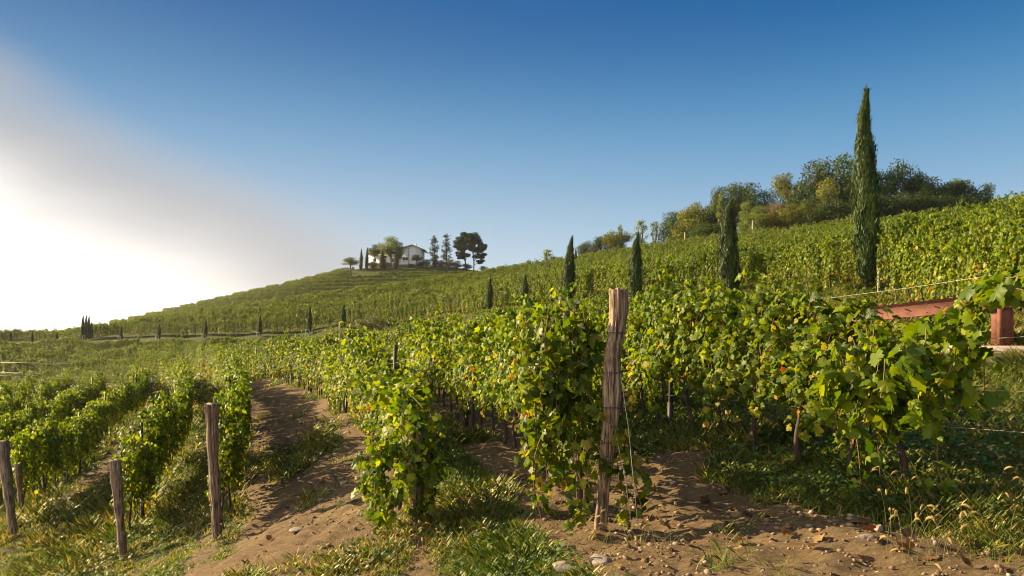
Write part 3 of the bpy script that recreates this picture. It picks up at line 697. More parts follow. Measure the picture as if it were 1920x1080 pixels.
# wire wound round the tall post, guy wires with a tensioner
def ring_on(e, b, c, r, turns=2, name='wire_binding'):
    mb = MB(); t = np.linspace(0, turns * 2 * pi, 28 * turns); pth = np.stack([c[0] - b[0] + r * np.cos(t), c[1] - b[1] + r * np.sin(t), c[2] - b[2] + .006 * t / pi], 1)
    mb.tube(pth, .0022, 4); add(name, mb.mesh(name), M['stake'], e)
for fr in (.55, .67, .84, .42): ring_on(pe, pb, psp[int(fr * 45)], .083)
def wire(label, pts, rad=.0022, group=None, name='trellis_wire', cat='wire', sag=0.0):
    pts = np.array(pts, float)
    if len(pts) == 2 and sag:
        t = np.linspace(0, 1, 12)[:, None]; q = pts[0] + (pts[1] - pts[0]) * t; q[:, 2] -= sag * 4 * (t[:, 0] * (1 - t[:, 0])); pts = q
    b = pts[0].copy(); mb = MB(); mb.tube(pts - b, rad, 5); o = add(name, mb.mesh(name, True), M['wire'], None, b); tag(o, label, cat, group); return o
w1 = wire('thin guy wire slanting down right of the tall cracked post', [P(1163, 700, 6.4), P(1178, 800, 6.2), P(1196, 985, 5.9)], .003, name='guy_wire')
w2 = wire('slack guy wire with a small metal tensioner beside the tall post', [P(1150, 790, 6.4), P(1162, 850, 6.25), P(1171, 890, 6.2), P(1185, 995, 6.0)], .0025, name='guy_wire')
mb = MB(); c = np.array(P(1170, 886, 6.2)) - np.array(P(1150, 790, 6.4)); mb.tube(np.array([c - [0, 0, .022], c + [.002, 0, 0], c + [0, 0, .022]]), [.006, .013, .006], 8); add('tensioner', mb.mesh('tensioner', True), M['wire'], w2)
wood_post('end_post', 'straight grey wooden post standing left of the dirt path', [(397, 755, 10.7), (399, 850, 10.7), (404, 930, 10.7), (409, 1020, 10.7)], .082, True, 5)
wood_post('end_post', 'short leaning wooden post second from the left edge', [(216, 861, 12.3), (222, 940, 12.3), (232, 1048, 12.3)], .078, False, 7)
wood_post('end_post', 'leaning wooden post at the left edge of the picture', [(4, 826, 15.2), (12, 890, 15.2), (24, 985, 15.2)], .10, False, 9)
wood_post('end_post', 'rough stump post half hidden in vine leaves', [(778, 800, 8.0), (778, 880, 8.0), (783, 985, 8.0)], .080, True, 12)
wood_post('end_post', 'grey post wired to vines behind the left edge post', [(34, 868, 15.6), (36, 900, 15.6), (38, 930, 15.6)], .06, False, 14)

# dark stakes and wires along the near rows
POSTS = {'Z': (5, (1.5, 1.25, .88, .6), (11, 16, 21.5)), 'A': (5, None, None), 'B': (5, None, None)}
st_me = MB().box((0, 0, .93), (.045, .045, 2.1)).box((0, 0, .25), (.06, .06, .5)).mesh('stake')
RN = {'Z': 'right-hand row below the guardrail', 'A': 'row behind the tall cracked post', 'B': 'row right of the left dirt path', 'C': 'row left of the dirt path', 'D': 'row behind the short leaning post', 'E': 'row of the left edge post', 'F': 'row beyond the left edge post', 'G': 'low short row at the left'}
for key in 'ZABCDEFG':
    l = spline(RXY[key], .25)
    if key == 'Z': l0 = l[l[:, 1] > 5.8]; ii = [int(np.argmin(abs(l[:, 1] - y))) for y in (11.0, 16.2, 21.5)]
    else: ii = list(range(10 if key in 'DE' else 16, min(len(l), 200), 20))
    for i in ii:
        x, y = l[i]
        o = add('trellis_stake', st_me, M['stake'], None, (x, y, Hs(x, y)), random.uniform(0, 1)); o.rotation_euler = (random.uniform(-.03, .03), random.uniform(-.03, .03), random.uniform(0, 1))
        tag(o, 'thin dark trellis stake in the ' + RN[key], 'stake', 'stakes of the ' + RN[key])
    lw = l[(l[:, 1] < 60)][::4]
    z = H0(lw[:, 0], lw[:, 1])
    for hgt, nm in ((.62, 'lowest'), (.9, 'second'), (1.27, 'third'), (1.72, 'top')):
        if key == 'Z':
            zz = z + hgt
            if hgt == 1.72: zz = np.where(lw[:, 1] < 6.5, zz, zz)
        else: zz = z + hgt
        wire('%s wire of the %s' % (nm, RN[key]), np.stack([lw[:, 0], lw[:, 1], zz], 1), .0014, name='trellis_wire')
# bright bare wires at the left edge
for j, (py0, py1, px1, d) in enumerate(((679, 683, 165, 60), (697, 703, 120, 52), (703, 708, 60, 50))):
    wire(['sunlit bare wire at the left edge, upper one', 'sunlit bare wire at the left edge, middle one', 'short sunlit bare wire at the left edge, lowest'][j], [P(-60, py0 - 1, d), P(px1 * .5, (py0 + py1) / 2, d), P(px1, py1, d)], .016, name='sunlit_wire')

# ------------------------------------------------------------------ grass, herbs, pebbles, fallen leaves
BV = np.array([[-.5, 0, 0], [.5, 0, 0], [-.38, .02, .38], [.38, .02, .38], [0, .16, .82], [0, .34, 1.08]]); BT = np.array([[0, 1, 3], [0, 3, 2], [2, 3, 4], [2, 4, 5], [3, 5, 4]])
def cand(n, d0, d1, pw=1.0, pa=-120, pb_=2040):
    d = d0 * (d1 / d0) ** (rng.random(n) ** pw); px = rng.uniform(pa, pb_, n); return (px - 960) / F * d, d
def grass_field():
    x, y = cand(120000, 3.4, 34); x2, y2 = cand(60000, 34, 95); x, y = np.concatenate([x, x2]), np.concatenate([y, y2])
    m = grass_mask(x, y); keep = rng.random(len(x)) < np.clip((m - .35) * 1.7, 0.0, 1) ** 1.4; x, y, m = x[keep], y[keep], m[keep]
    cl = fbm(x * 1.1, y * 1.1, 3, 77); nb = 7; k = len(x)
    dd = np.hypot(x, y); tall = np.clip(.62 + cl * 1.5, .25, 1.4)
    sc_t = .062 + .011 * (np.minimum(dd, 18) + .15 * np.clip(dd - 34, 0, 80))
    X = np.repeat(x, nb) + rng.normal(0, .05, k * nb); Y = np.repeat(y, nb) + rng.normal(0, .05, k * nb)
    pos = np.stack([X, Y, H(X, Y) - .01], 1)
    az = rng.uniform(0, 2 * pi, k * nb); tl = rng.uniform(.05, .75, k * nb)
    up = np.stack([np.sin(tl) * np.cos(az), np.sin(tl) * np.sin(az), np.cos(tl)], 1); fw = np.stack([np.cos(az), np.sin(az), 0 * az], 1)
    zc = up / np.linalg.norm(up, axis=1)[:, None]; xc = np.cross(fw + [[0, 0, .01]], zc); xc /= np.linalg.norm(xc, axis=1)[:, None]; yc = np.cross(zc, xc)
    R = np.stack([xc, yc, zc], 2)
    hgt = np.repeat(sc_t * tall, nb) * rng.uniform(.5, 1.5, k * nb); wd = (.0038 + .0009 * np.repeat(dd + .6 * np.clip(dd - 34, 0, 80), nb)) * rng.uniform(.6, 1.3, k * nb)
    base = np.array([[.10, .15, .018], [.15, .19, .025], [.065, .115, .016], [.26, .23, .045], [.34, .26, .09]])
    dry = np.repeat(np.clip(0.30 + .25 * (y < 9) * (x < 1) + .7 * fbm(x * .6, y * .6, 2, 31) + .10 * (x < -2), .03, .6), nb)
    u = rng.random(k * nb); ci = np.where(u < dry * .5, 4, np.where(u < dry, 3, rng.choice(3, k * nb, p=[.4, .27, .33])))
    col = base[ci] * rng.uniform(.75, 1.25, (k * nb, 1))
    mb = MB(); scatter(mb, BV, BT, pos, R, np.stack([wd, hgt, hgt], 1), col)
    tag(add('grass', mb.mesh('grass'), M['grass']), 'green and straw coloured grass between the vine rows', 'grass', kind='stuff')
    # broad-leaved herbs
    x, y = cand(26000, 3.6, 26); m = grass_mask(x, y); cl = fbm(x * .7, y * .7, 3, 55)
    keep = (rng.random(len(x)) < (m > .6) * np.clip(cl + .35, 0, 1)); x, y = x[keep], y[keep]; k = len(x); nb = 5
    X = np.repeat(x, nb) + rng.normal(0, .06, k * nb); Y = np.repeat(y, nb) + rng.normal(0, .06, k * nb)
    pos = np.stack([X, Y, H(X, Y) + rng.uniform(.01, .2, k * nb)], 1)
    n = unit(k * nb) * .6; n[:, 2] += .8; R = frames(n, unit(k * nb))
    s = rng.uniform(.02, .05, k * nb) * (1 + .03 * np.repeat(y, nb)); OV = np.array([[0, 0, 0], [.35, .3, .06], [-.35, .3, .06], [.28, .75, .02], [-.28, .75, .02], [0, 1.1, -.1]]); OT = np.array([[0, 1, 2], [1, 4, 2], [1, 3, 4], [3, 5, 4]])
    c = np.array([[.06, .115, .02], [.085, .14, .03], [.045, .085, .02]])[rng.choice(3, k * nb)] * rng.uniform(.8, 1.2, (k * nb, 1))
    mb = MB(); scatter(mb, OV, OT, pos, R, np.stack([s, s, s], 1), c)
    tag(add('herbs', mb.mesh('herbs'), M['grass']), 'low leafy green weeds growing among the grass', 'weeds', kind='stuff')
grass_field()
def foxtails():
    mb = MB(); n = 0
    for (pa, pb_, d0, d1, cnt) in ((1660, 1960, 4.1, 6.0, 55), (640, 900, 6.2, 8.2, 60), (1080, 1260, 5.1, 6.0, 30), (150, 420, 10.5, 13, 60), (0, 160, 12.5, 17, 40)):
        for i in range(cnt):
            px, d = rng.uniform(pa, pb_), rng.uniform(d0, d1); x, y = XY(px, d); z = Hs(x, y) if i % 3 == 0 else float(H0(np.array([x]), np.array([y]))[0])
            h = rng.uniform(.2, .45); a = rng.uniform(0, 2 * pi); b = rng.uniform(.08, .22); t = np.linspace(0, 1, 7)
            pth = np.stack([x + b * cos(a) * t ** 2, y + b * sin(a) * t ** 2, z + h * (t - .14 * t ** 4)], 1)
            mb.tube(pth, .0016, 3, (.16, .17, .05), False)
            e = pth[-1]; q = np.stack([e, e + [.022 * cos(a), .022 * sin(a), .004], e + [.045 * cos(a), .045 * sin(a), -.008], e + [.062 * cos(a), .062 * sin(a), -.026]])
            mb.tube(q, [.003, .0085, .008, .002], 6, np.array([.36, .27, .11]) * rng.uniform(.7, 1.15))
    tag(add('foxtail_grass', mb.mesh('foxtail_grass'), M['grass']), 'nodding straw coloured foxtail seed heads in the foreground grass', 'grass', kind='stuff')
foxtails()
def ico():
    p = (1 + 5 ** .5) / 2
    v = np.array([(-1, p, 0), (1, p, 0), (-1, -p, 0), (1, -p, 0), (0, -1, p), (0, 1, p), (0, -1, -p), (0, 1, -p), (p, 0, -1), (p, 0, 1), (-p, 0, -1), (-p, 0, 1)], float); v /= np.linalg.norm(v[0])
    f = [(0, 11, 5), (0, 5, 1), (0, 1, 7), (0, 7, 10), (0, 10, 11), (1, 5, 9), (5, 11, 4), (11, 10, 2), (10, 7, 6), (7, 1, 8), (3, 9, 4), (3, 4, 2), (3, 2, 6), (3, 6, 8), (3, 8, 9), (4, 9, 5), (2, 4, 11), (6, 2, 10), (8, 6, 7), (9, 8, 1)]
    return v, np.array(f)
def ico2(n=1):
    v, f = ico()
    for _ in range(n):
        v = list(map(tuple, v)); mid = {}; nf = []
        def m(a, b):
            k = (min(a, b), max(a, b))
            if k not in mid:
                q = (np.array(v[a]) + np.array(v[b])) / 2; q /= np.linalg.norm(q); v.append(tuple(q)); mid[k] = len(v) - 1
            return mid[k]
        for a, b, c in f: x, y, z = m(a, b), m(b, c), m(c, a); nf += [(a, x, z), (b, y, x), (c, z, y), (x, y, z)]
        v, f = np.array(v), np.array(nf)
    return v, f
def pebbles():
    v, f = ico(); x, y = cand(26000, 3.8, 24); m = grass_mask(x, y); keep = (m < .55) & (rng.random(len(x)) < .22 + fbm(x * 2, y * 2, 2, 8)); x, y = x[keep], y[keep]; k = len(x)
    s = .006 + .016 * rng.random(k) ** 4 + .0006 * y; s = np.where(rng.random(k) < .012, s * 1.6, s)
    R = frames(np.stack([rng.normal(0, .25, k), rng.normal(0, .25, k), np.ones(k)], 1), unit(k))
    c = np.array([[.27, .19, .12], [.22, .145, .085], [.36, .29, .21], [.15, .10, .055]])[rng.choice(4, k, p=[.25, .4, .06, .29])] * rng.uniform(.8, 1.2, (k, 1))
    mb = MB(); vv = v * (1 + .28 * np.random.default_rng(1).normal(size=(12, 1)))
    scatter(mb, vv, f, np.stack([x, y, H(x, y) + s * .2], 1), R, np.stack([s * 1.3, s, s * .7], 1), c)
    tag(add('gravel', mb.mesh('gravel'), M['pebble']), 'small pebbles and clods strewn over the dirt paths', 'gravel', kind='stuff')
    x, y = cand(1700, 4.2, 22); m = grass_mask(x, y); d = np.abs(x - rowx('Z', y)); keep = rng.random(len(x)) < np.where(d < 1.4, .9, .22) * (x > -6); x, y = x[keep], y[keep]; k = len(x)
    n = np.stack([rng.normal(0, .45, k), rng.normal(0, .45, k), np.ones(k)], 1)
    c = np.array([[.17, .085, .035], [.12, .06, .03], [.24, .16, .07], [.08, .05, .028]])[rng.choice(4, k, p=[.3, .3, .15, .25])]
    s = rng.uniform(.05, .10, k); mb = MB(); scatter(mb, LV, LT, np.stack([x, y, H(x, y) + .018], 1), frames(n, unit(k)), np.stack([s, s, s * rng.uniform(-2.2, 2.2, k)], 1), c)
    tag(add('fallen_leaves', mb.mesh('fallen_leaves'), M['deadleaf']), 'curled brown fallen vine leaves lying on the soil', 'fallen leaves', kind='stuff')
pebbles()
def rock(label, px, py, d, w, hgt, seed, mat=None):
    g = np.random.default_rng(seed); v, f = ico2(3); 
    for a in range(7):
        n = unit(1, g)[0]; t = v @ n; c = g.uniform(.45, .75); v = v - np.outer(np.clip(t - c, 0, 9), n) * .85
    v = v * (1 + .035 * np.sin(v[:, :1] * 9 + seed) * np.cos(v[:, 1:2] * 7)) + g.normal(0, .008, v.shape); v = v * [w / 2, w / 2.4, hgt / 2]
    x, y = XY(px, d); o = add('rock', mesh_tris('rock', v, f), mat or M['stone'], None, (x, y, Hs(x, y) + hgt * .10), g.uniform(0, 6)); tag(o, label, 'rock')
rock('large pale rock at the bottom edge left of the tall post foot', 1060, 1060, 5.55, .24, .11, 21)
rock('flat pale rock at the bottom just below the tall post', 1130, 1052, 5.6, .24, .10, 2)
rock('pale flat stone at the grass edge bottom right', 1622, 1022, 5.15, .13, .06, 3)
rock('grey rounded stone by the grass edge bottom right', 1645, 1000, 5.4, .08, .09, 4)
rock('white stone beside the stump post on left path', 645, 888, 11.6, .15, .09, 5)
rock('small white stone beside vine stake at lower left', 112, 943, 17.5, .22, .22, 6)
rock('flat tan stone in the middle of the left dirt path', 560, 998, 9.3, .24, .07, 7)
rock('small light stone on the left dirt path near grass clump', 602, 910, 10.9, .12, .07, 8)
rock('large grey rock in the grass under right-hand row', 1598, 882, 7.0, .16, .17, 9)
rock('pale stone on the right dirt path near the post', 1262, 905, 7.9, .09, .07, 10)
rock('tan rock at the bottom edge of the right dirt path', 960, 1064, 6.2, .16, .1, 13)

# ------------------------------------------------------------------ kerb and guardrail
def rail():
    a, b = XY(1560, 15.6), XY(2150, 12.6); dv = (b - a); Ln = np.linalg.norm(dv); rz = math.atan2(dv[1], dv[0]); u = dv / Ln; nrm = np.array([-u[1], u[0]])
    z0, z1 = -.17, -.13
    e = empty('kerb_wall', (*a, z0)); tag(e, 'pinkish concrete kerb below the rusty guardrail', 'kerb')
    mb = MB(); c = dv / 2 - nrm * .35; mb.box((c[0], c[1], -.12), (Ln, .42, .42), rz); add('kerb_stone', mb.mesh('kerb_stone'), M['kerb'], e)
    # guardrail
    p0, p1 = P(1674, 571, 14.7), P(1880, 549, 13.6); v = p1 - p0; p1 = p1 + v * 1.6; p0 = p0 - v * .9; v = p1 - p0; Lr = np.linalg.norm(v[:2])
    e = empty('guardrail', P(1884, 641, 13.55)); b0 = P(1884, 641, 13.55); tag(e, 'rusty red guardrail with a broad beam above the kerb', 'guardrail')
    mb = MB(); r2 = math.atan2(v[1], v[0]); sl_ = v[2] / Lr; u2 = v[:2] / Lr; n2 = np.array([-u2[1], u2[0]])
    V = []
    for s, q in ((0, p0), (1, p1)):
        for (o, z) in ((0, 0), (.035, -.02), (.035, -.27), (0, -.29), (.13, -.29), (.13, 0)):
            V.append(np.array([q[0] - n2[0] * (.1 - o), q[1] - n2[1] * (.1 - o), q[2] + z]) - b0)
    T = []
    for j in range(6): a0, a1 = j, (j + 1) % 6; T += [(a0, a1, a1 + 6), (a0, a1 + 6, a0 + 6)]
    for j in range(1, 5): T += [(0, j, j + 1), (6, 6 + j + 1, 6 + j)]
    mb.put(V, T); bm_ = add('beam', mb.mesh('beam'), M['rust'], e)
    mb = MB()
    for s in np.arange(.25, Lr, .5):
        q = p0 + v * s / Lr - b0; 
        for dz in (-.06, -.23): mb.tube(np.array([[q[0] - n2[0] * .1, q[1] - n2[1] * .1, q[2] + dz], [q[0] - n2[0] * .125, q[1] - n2[1] * .125, q[2] + dz]]), .014, 8)
    add('bolts', mb.mesh('bolts'), M['rust'], bm_)
    for px, d in ((1884, 13.55), (1480, 15.95), (2200, 12.1)):
        q = P(px, 641, d) - b0; top = (.64 + (13.55 - d) * -.02)
        mb = MB(); mb.box((q[0], q[1] + .1, q[2] + .36), (.30, .20, 1.02), r2); mb.box((q[0] - .105, q[1] - .035, q[2] + .36), (.09, .07, 1.0), r2); mb.box((q[0] + .11, q[1] - .03, q[2] + .36), (.05, .05, 1.0), r2)
        add('post', mb.mesh('post'), M['rust'], e)
    # rubble stones behind
    g = np.random.default_rng(4); mb = MB(); v_, f_ = ico2(1); cnt = 150; o = MB()
    pts = []; 
    for i in range(cnt):
        s = g.uniform(-.3, 1.3); q = P(1750, 638, 16.5) * (1 - s) + P(2000, 632, 15.0) * s; pts.append(q + [0, g.uniform(-.15, .35), g.uniform(-.12, .14)])
    pts = np.array(pts); bb = pts[0].copy(); s = g.uniform(.08, .2, cnt)
    scatter(mb, v_, f_, pts - bb, frames(unit(cnt, g), unit(cnt, g)), np.stack([s, s * .7, s * .6], 1), np.full((cnt, 3), .2)); mb.C = []
    tag(add('rubble_wall', mb.mesh('rubble_wall'), M['drywall'], None, bb), 'low rubble stone wall on the far side of the road behind guardrail', 'stone wall')
rail()

# ------------------------------------------------------------------ cypresses
def cypress_mesh(hgt, wid, n, seed, wisp=True, tuft=.16):
    g = np.random.default_rng(seed)
    def prof(s): return np.clip(np.minimum(1, (s + .03) * 6) ** .5 * (1 - np.clip((s - .38) / .64, 0, 1) ** 1.8 * .93) * (1 - .15 * s), .0, 1)
    s = g.random(n) ** .92; a = g.uniform(0, 2 * pi, n)
    lump = 1 + .18 * np.sin(a * 3 + s * 9 + seed) + .14 * np.sin(a * 5 - s * 17) + .14 * np.sin(s * 38 + a * 2) + .38 * (g.random(n) < .08)
    r = wid / 2 * prof(s) * lump * g.uniform(.62, 1.0, n) + .01
    curve = .09 * wid * np.sin(s * 4 + seed) + (.25 * wid * np.clip(s - .86, 0, 1) / .14 * .6)
    pos = np.stack([r * np.cos(a) + curve, r * np.sin(a), .05 * hgt + s * hgt * .93], 1)
    up = np.stack([np.cos(a) * .22, np.sin(a) * .22, np.ones(n)], 1) + g.normal(0, .17, (n, 3)); up /= np.linalg.norm(up, axis=1)[:, None]
    nr = np.stack([np.cos(a), np.sin(a), 0 * a], 1) + g.normal(0, .35, (n, 3)); R = frames(nr, up)
    TV = np.array([[0, -.3, -.02], [.13, .1, 0], [-.13, .1, 0], [.09, .6, .03], [-.09, .6, .03], [0, 1.15, 0]]); TT = np.array([[0, 1, 2], [1, 4, 2], [1, 3, 4], [3, 5, 4]])
    c = np.array([[.035, .064, .012], [.052, .085, .014], [.022, .042, .012], [.10, .115, .018]])[g.choice(4, n, p=[.4, .3, .2, .1])] * g.uniform(.8, 1.2, (n, 1))
    sz = tuft * g.uniform(.6, 1.3, n) * (.38 + .62 * prof(s)); mb = MB(); scatter(mb, TV, TT, pos, R, sz, c)
    # inner mass
    ss = np.linspace(.0, .93, 22); aa = np.arange(14) * 2 * pi / 14; V = []
    for q in ss: V.append(np.stack([wid * .36 * prof(q) * (1 + .1 * np.sin(3 * aa + q * 9)) * np.cos(aa) + .09 * wid * sin(q * 4 + seed) + (.25 * wid * max(q - .86, 0) / .14 * .6), wid * .36 * prof(q) * np.sin(aa), np.full(14, .05 * hgt + q * hgt * .93)], 1))
    V = np.vstack(V); T = []
    for i in range(21):
        for j in range(14): a0, a1 = i * 14 + j, i * 14 + (j + 1) % 14; T += [(a0, a1, a1 + 14), (a0, a1 + 14, a0 + 14)]
    mb.put(V, T, (.03, .05, .018))
    if wisp:
        for k in range(44):
            zz = hgt * g.uniform(.80, .985); q = np.array([.09 * wid * sin(4 + seed) + .12 * wid * (zz / hgt - .86) / .14 * 1.0, 0, zz]); d = np.array([g.normal(0, .25) + .12, g.normal(0, .2), 1.0]); ln_ = hgt * g.uniform(.02, .05)
            m_ = 8; t = np.linspace(0, 1, m_)[:, None]; pp = q + d * ln_ * t; scatter(mb, TV, TT, pp, frames(unit(m_, g), np.tile(d, (m_, 1)) + g.normal(0, .5, (m_, 3))), np.full(m_, tuft * .55), np.tile([[.05, .085, .025]], (m_, 1)))
    return mb.mesh('crown')
TRK = MB(); TRK.tube([[0, 0, -.2], [0.01, 0, .25], [0, .01, .6]], [.5, .42, .36], 8); TRK = TRK.mesh('trunk', True)
def place_cypress(me, px, top, d, refh, label, group=None, base=None, wscale=1.0):
    x, y = XY(px, d); z = Hs(x, y); h = (HY - top) / F * d - z
    e = empty('cypress_tree', (x, y, z), random.uniform(-.5, .5)); tag(e, label, 'cypress', group)
    c = add('crown', me, M['cypress'], e); k = h / refh; c.scale = (wscale, wscale, k); c.location.z = 0
    t = add('trunk', TRK, M['trunk'], e); t.scale = (.16, .16, max(.6, h * .12))
    return e
cy1 = cypress_mesh(8.2, .84, 26000, 1, True, .17)
place_cypress(cy1, 1623, 152, 28, 8.4, 'tallest cypress, standing high above the right slope')
cy2 = cypress_mesh(5.1, 1.02, 14000, 2, False, .17); place_cypress(cy2, 1368, 372, 40, 5.1, 'broad dark cypress left of the tallest one')
cy3 = cypress_mesh(4.6, .78, 10000, 3, True, .17); place_cypress(cy3, 1193, 428, 46, 4.9, 'slim cypress just right of the tall wooden post')
cy4 = cypress_mesh(4.6, .84, 10000, 4, True, .17); place_cypress(cy4, 1068, 436, 54, 4.9, 'pointed cypress rising above the slope left of the wooden post')
cy5 = cypress_mesh(3.0, .72, 3000, 5, False, .15)
place_cypress(cy5, 983, 514, 62, 3.0, 'small dark cypress half hidden behind the foreground vine leaves'); place_cypress(cy5, 917, 520, 68, 3.0, 'small rounded cypress just left of the half hidden one')
place_cypress(cy5, 1079, 463, 118, 3.0, 'thin distant cypress on the skyline beside the pointed cypress', wscale=.7); place_cypress(cy5, 1055, 500, 57, 3.0, 'slender young cypress tucked against the pointed cypress', wscale=.6)
sm = [(643, 570, 90, 1.0, 'cypress nearest the grey olive bush'), (580, 575, 95, .95, 'second cypress left of the grey olive bush'), (487, 590, 100, .9, 'short cypress with a white stake below the far hill'), (385, 599, 106, .85, 'narrow cypress standing by itself below the far hill bend'), (298, 607, 112, .8, 'small cypress right of the clump of tall cypresses'), (227, 611, 118, .75, 'tiny cypress next to the right of the cypress clump'), (106, 622, 128, .75, 'tiny cypress next to the left of the cypress clump'), (60, 622, 132, .75, 'second tiny cypress left of the cypress clump'), (20, 621, 135, .8, 'leftmost tiny cypress near the bright horizon')]
for px, tp, d, w, lb in sm: place_cypress(cy5, px, tp, d, 3.0, lb, 'small cypresses along the valley road', wscale=w)
for px, tp, w, lb in ((155, 592, .9, 'leftmost cypress of the tall clump'), (161, 591, .8, 'middle cypress of the tall clump'), (166, 592, .8, 'third cypress of the tall clump'), (171, 604, .9, 'shorter right cypress of the tall clump')):
    place_cypress(cy5, px, tp, 122, 3.0, lb, 'clump of cypresses', wscale=w)
# stake frames at their feet
def frame_part(e, nm, c, s): add(nm, MB().box(c, s).mesh(nm), M['palewood'], e)
for px, d, lb in ((643, 89.3, 'first'), (580, 94.3, 'second'), (487, 99.3, 'third'), (385, 105.3, 'fourth'), (298, 111.3, 'fifth'), (227, 117.3, 'sixth'), (106, 127.3, 'seventh'), (160, 121.2, 'clump')):
    x, y = XY(px - 3, d); e = empty('stake_frame', (x, y, Hs(x, y))); tag(e, 'pale wooden stake frame at the foot of the %s' % ('cypress clump' if lb == 'clump' else lb + ' small cypress from the olive bush'), 'stake', 'stake frames at the cypresses')
    frame_part(e, 'upright', (-.22, 0, .35), (.06, .06, .9)); frame_part(e, 'upright', (.22, 0, .35), (.06, .06, .9)); frame_part(e, 'crossbar', (0, 0, .83), (.6, .07, .07))

# ------------------------------------------------------------------ trees
TV4 = np.array([[-.5, -.3, 0], [.5, -.25, .1], [.35, .5, -.05], [-.4, .45, .1]]); TT4 = np.array([[0, 1, 2], [0, 2, 3]])
PAL = {'green': [[.055, .088, .013], [.088, .12, .016], [.038, .06, .012]], 'dark': [[.034, .06, .012], [.052, .08, .015], [.024, .042, .011]], 'yellow': [[.14, .15, .022], [.19, .18, .03], [.09, .115, .022]],
       'orange': [[.17, .12, .025], [.22, .14, .03], [.11, .10, .025]], 'light': [[.13, .17, .035], [.17, .20, .045], [.09, .13, .03]], 'pine': [[.022, .052, .02], [.038, .078, .026], [.014, .034, .014]], 'brown': [[.11, .08, .045], [.15, .10, .05], [.07, .06, .03]], 'olive': [[.15, .16, .09], [.20, .20, .11], [.10, .11, .06]]}
def tree_meshes(hgt, wid, seed, pal='green', n=3800, trunk=.25, lobes=16, leaf=.20, sparse=False, clump=.23):
    g = np.random.default_rng(seed); mb = MB(); w = MB(); cr = hgt * (1 - trunk); cz = hgt * trunk + cr / 2
    w.tube(spline([[0, 0, -.6], [g.normal(0, .1), g.normal(0, .1), hgt * .3], [g.normal(0, .2), g.normal(0, .2), hgt * .62], [g.normal(0, .25), 0, hgt * .85]], hgt * .08), np.linspace(.028 * hgt, .006 * hgt, len(spline([[0, 0, -.6], [0, 0, hgt * .3], [0, 0, hgt * .62], [0, 0, hgt * .85]], hgt * .08)) + 0) if False else .02 * hgt, 6)
    C = []
    for i in range(lobes):
        u = unit(1, g)[0]; r = g.uniform(.35, .95) ** .6; c = np.array([u[0] * wid / 2 * r * .85, u[1] * wid / 2 * r * .85, cz + u[2] * cr / 2 * r * .88])
        s = (1 - .3 * abs(c[2] - cz) / cr) * g.uniform(.7, 1.25) * clump * min(wid, cr * 1.1); C.append((c, s))
        st = np.array([0, 0, hgt * g.uniform(trunk * .7, .6)]); w.tube(spline([st, (st + c) / 2 + g.normal(0, .08 * wid, 3) * [1, 1, .3], c], hgt * .1), .007 * hgt, 4, cap=False)
    C.append((np.array([g.normal(0, .05) * wid, 0, hgt - cr * .13]), .16 * min(wid, cr)))
    wt = np.array([s ** 2 for c, s in C]); k = g.choice(len(C), n, p=wt / wt.sum())
    cc = np.array([C[j][0] for j in k]); ss = np.array([C[j][1] for j in k]); u = unit(n, g); rr = g.random(n) ** (.33 if not sparse else .6)
    pos = cc + u * (ss * rr)[:, None] * [1.1, 1.1, .85] + g.normal(0, .05 * wid * (.5 if not sparse else .4), (n, 3)) * .6
    pos[:, 2] = np.maximum(pos[:, 2], .05 * hgt)
    P_ = np.array(PAL[pal]); lob = g.uniform(.75, 1.25, len(C))[k][:, None]
    col = P_[g.choice(3, n, p=[.45, .33, .22])] * g.uniform(.8, 1.2, (n, 1)) * lob
    nrm = u * .8 + unit(n, g) * .7; scatter(mb, TV4, TT4, pos, frames(nrm, unit(n, g)), leaf * g.uniform(.55, 1.3, n), col)
    return mb.mesh('crown'), w.mesh('trunk', True)
def put_tree(ms, refh, refw, px, top, d, wpx, label, name='tree', cat='tree', group=None, base=None, mat='tree'):
    x, y = XY(px, d); z = Hs(x, y) if base is None else (HY - base) / F * d
    h = (HY - top) / F * d - z; w = wpx / F * d
    e = empty(name, (x, y, z), random.uniform(0, 6)); tag(e, label, cat, group)
    for nm, me, m in (('crown', ms[0], M[mat]), ('trunk', ms[1], M['trunk'])):
        o = add(nm, me, m, e); o.scale = (w / refw, w / refw, h / refh)
    return e
TR = {}
def T(pal, v):
    if (pal, v) not in TR: TR[(pal, v)] = tree_meshes(8, 5.2, 40 + v * 7 + len(pal), pal, trunk=.06 if v < 3 else .2, lobes=26, n=6000, leaf=.17)
    return TR[(pal, v)]
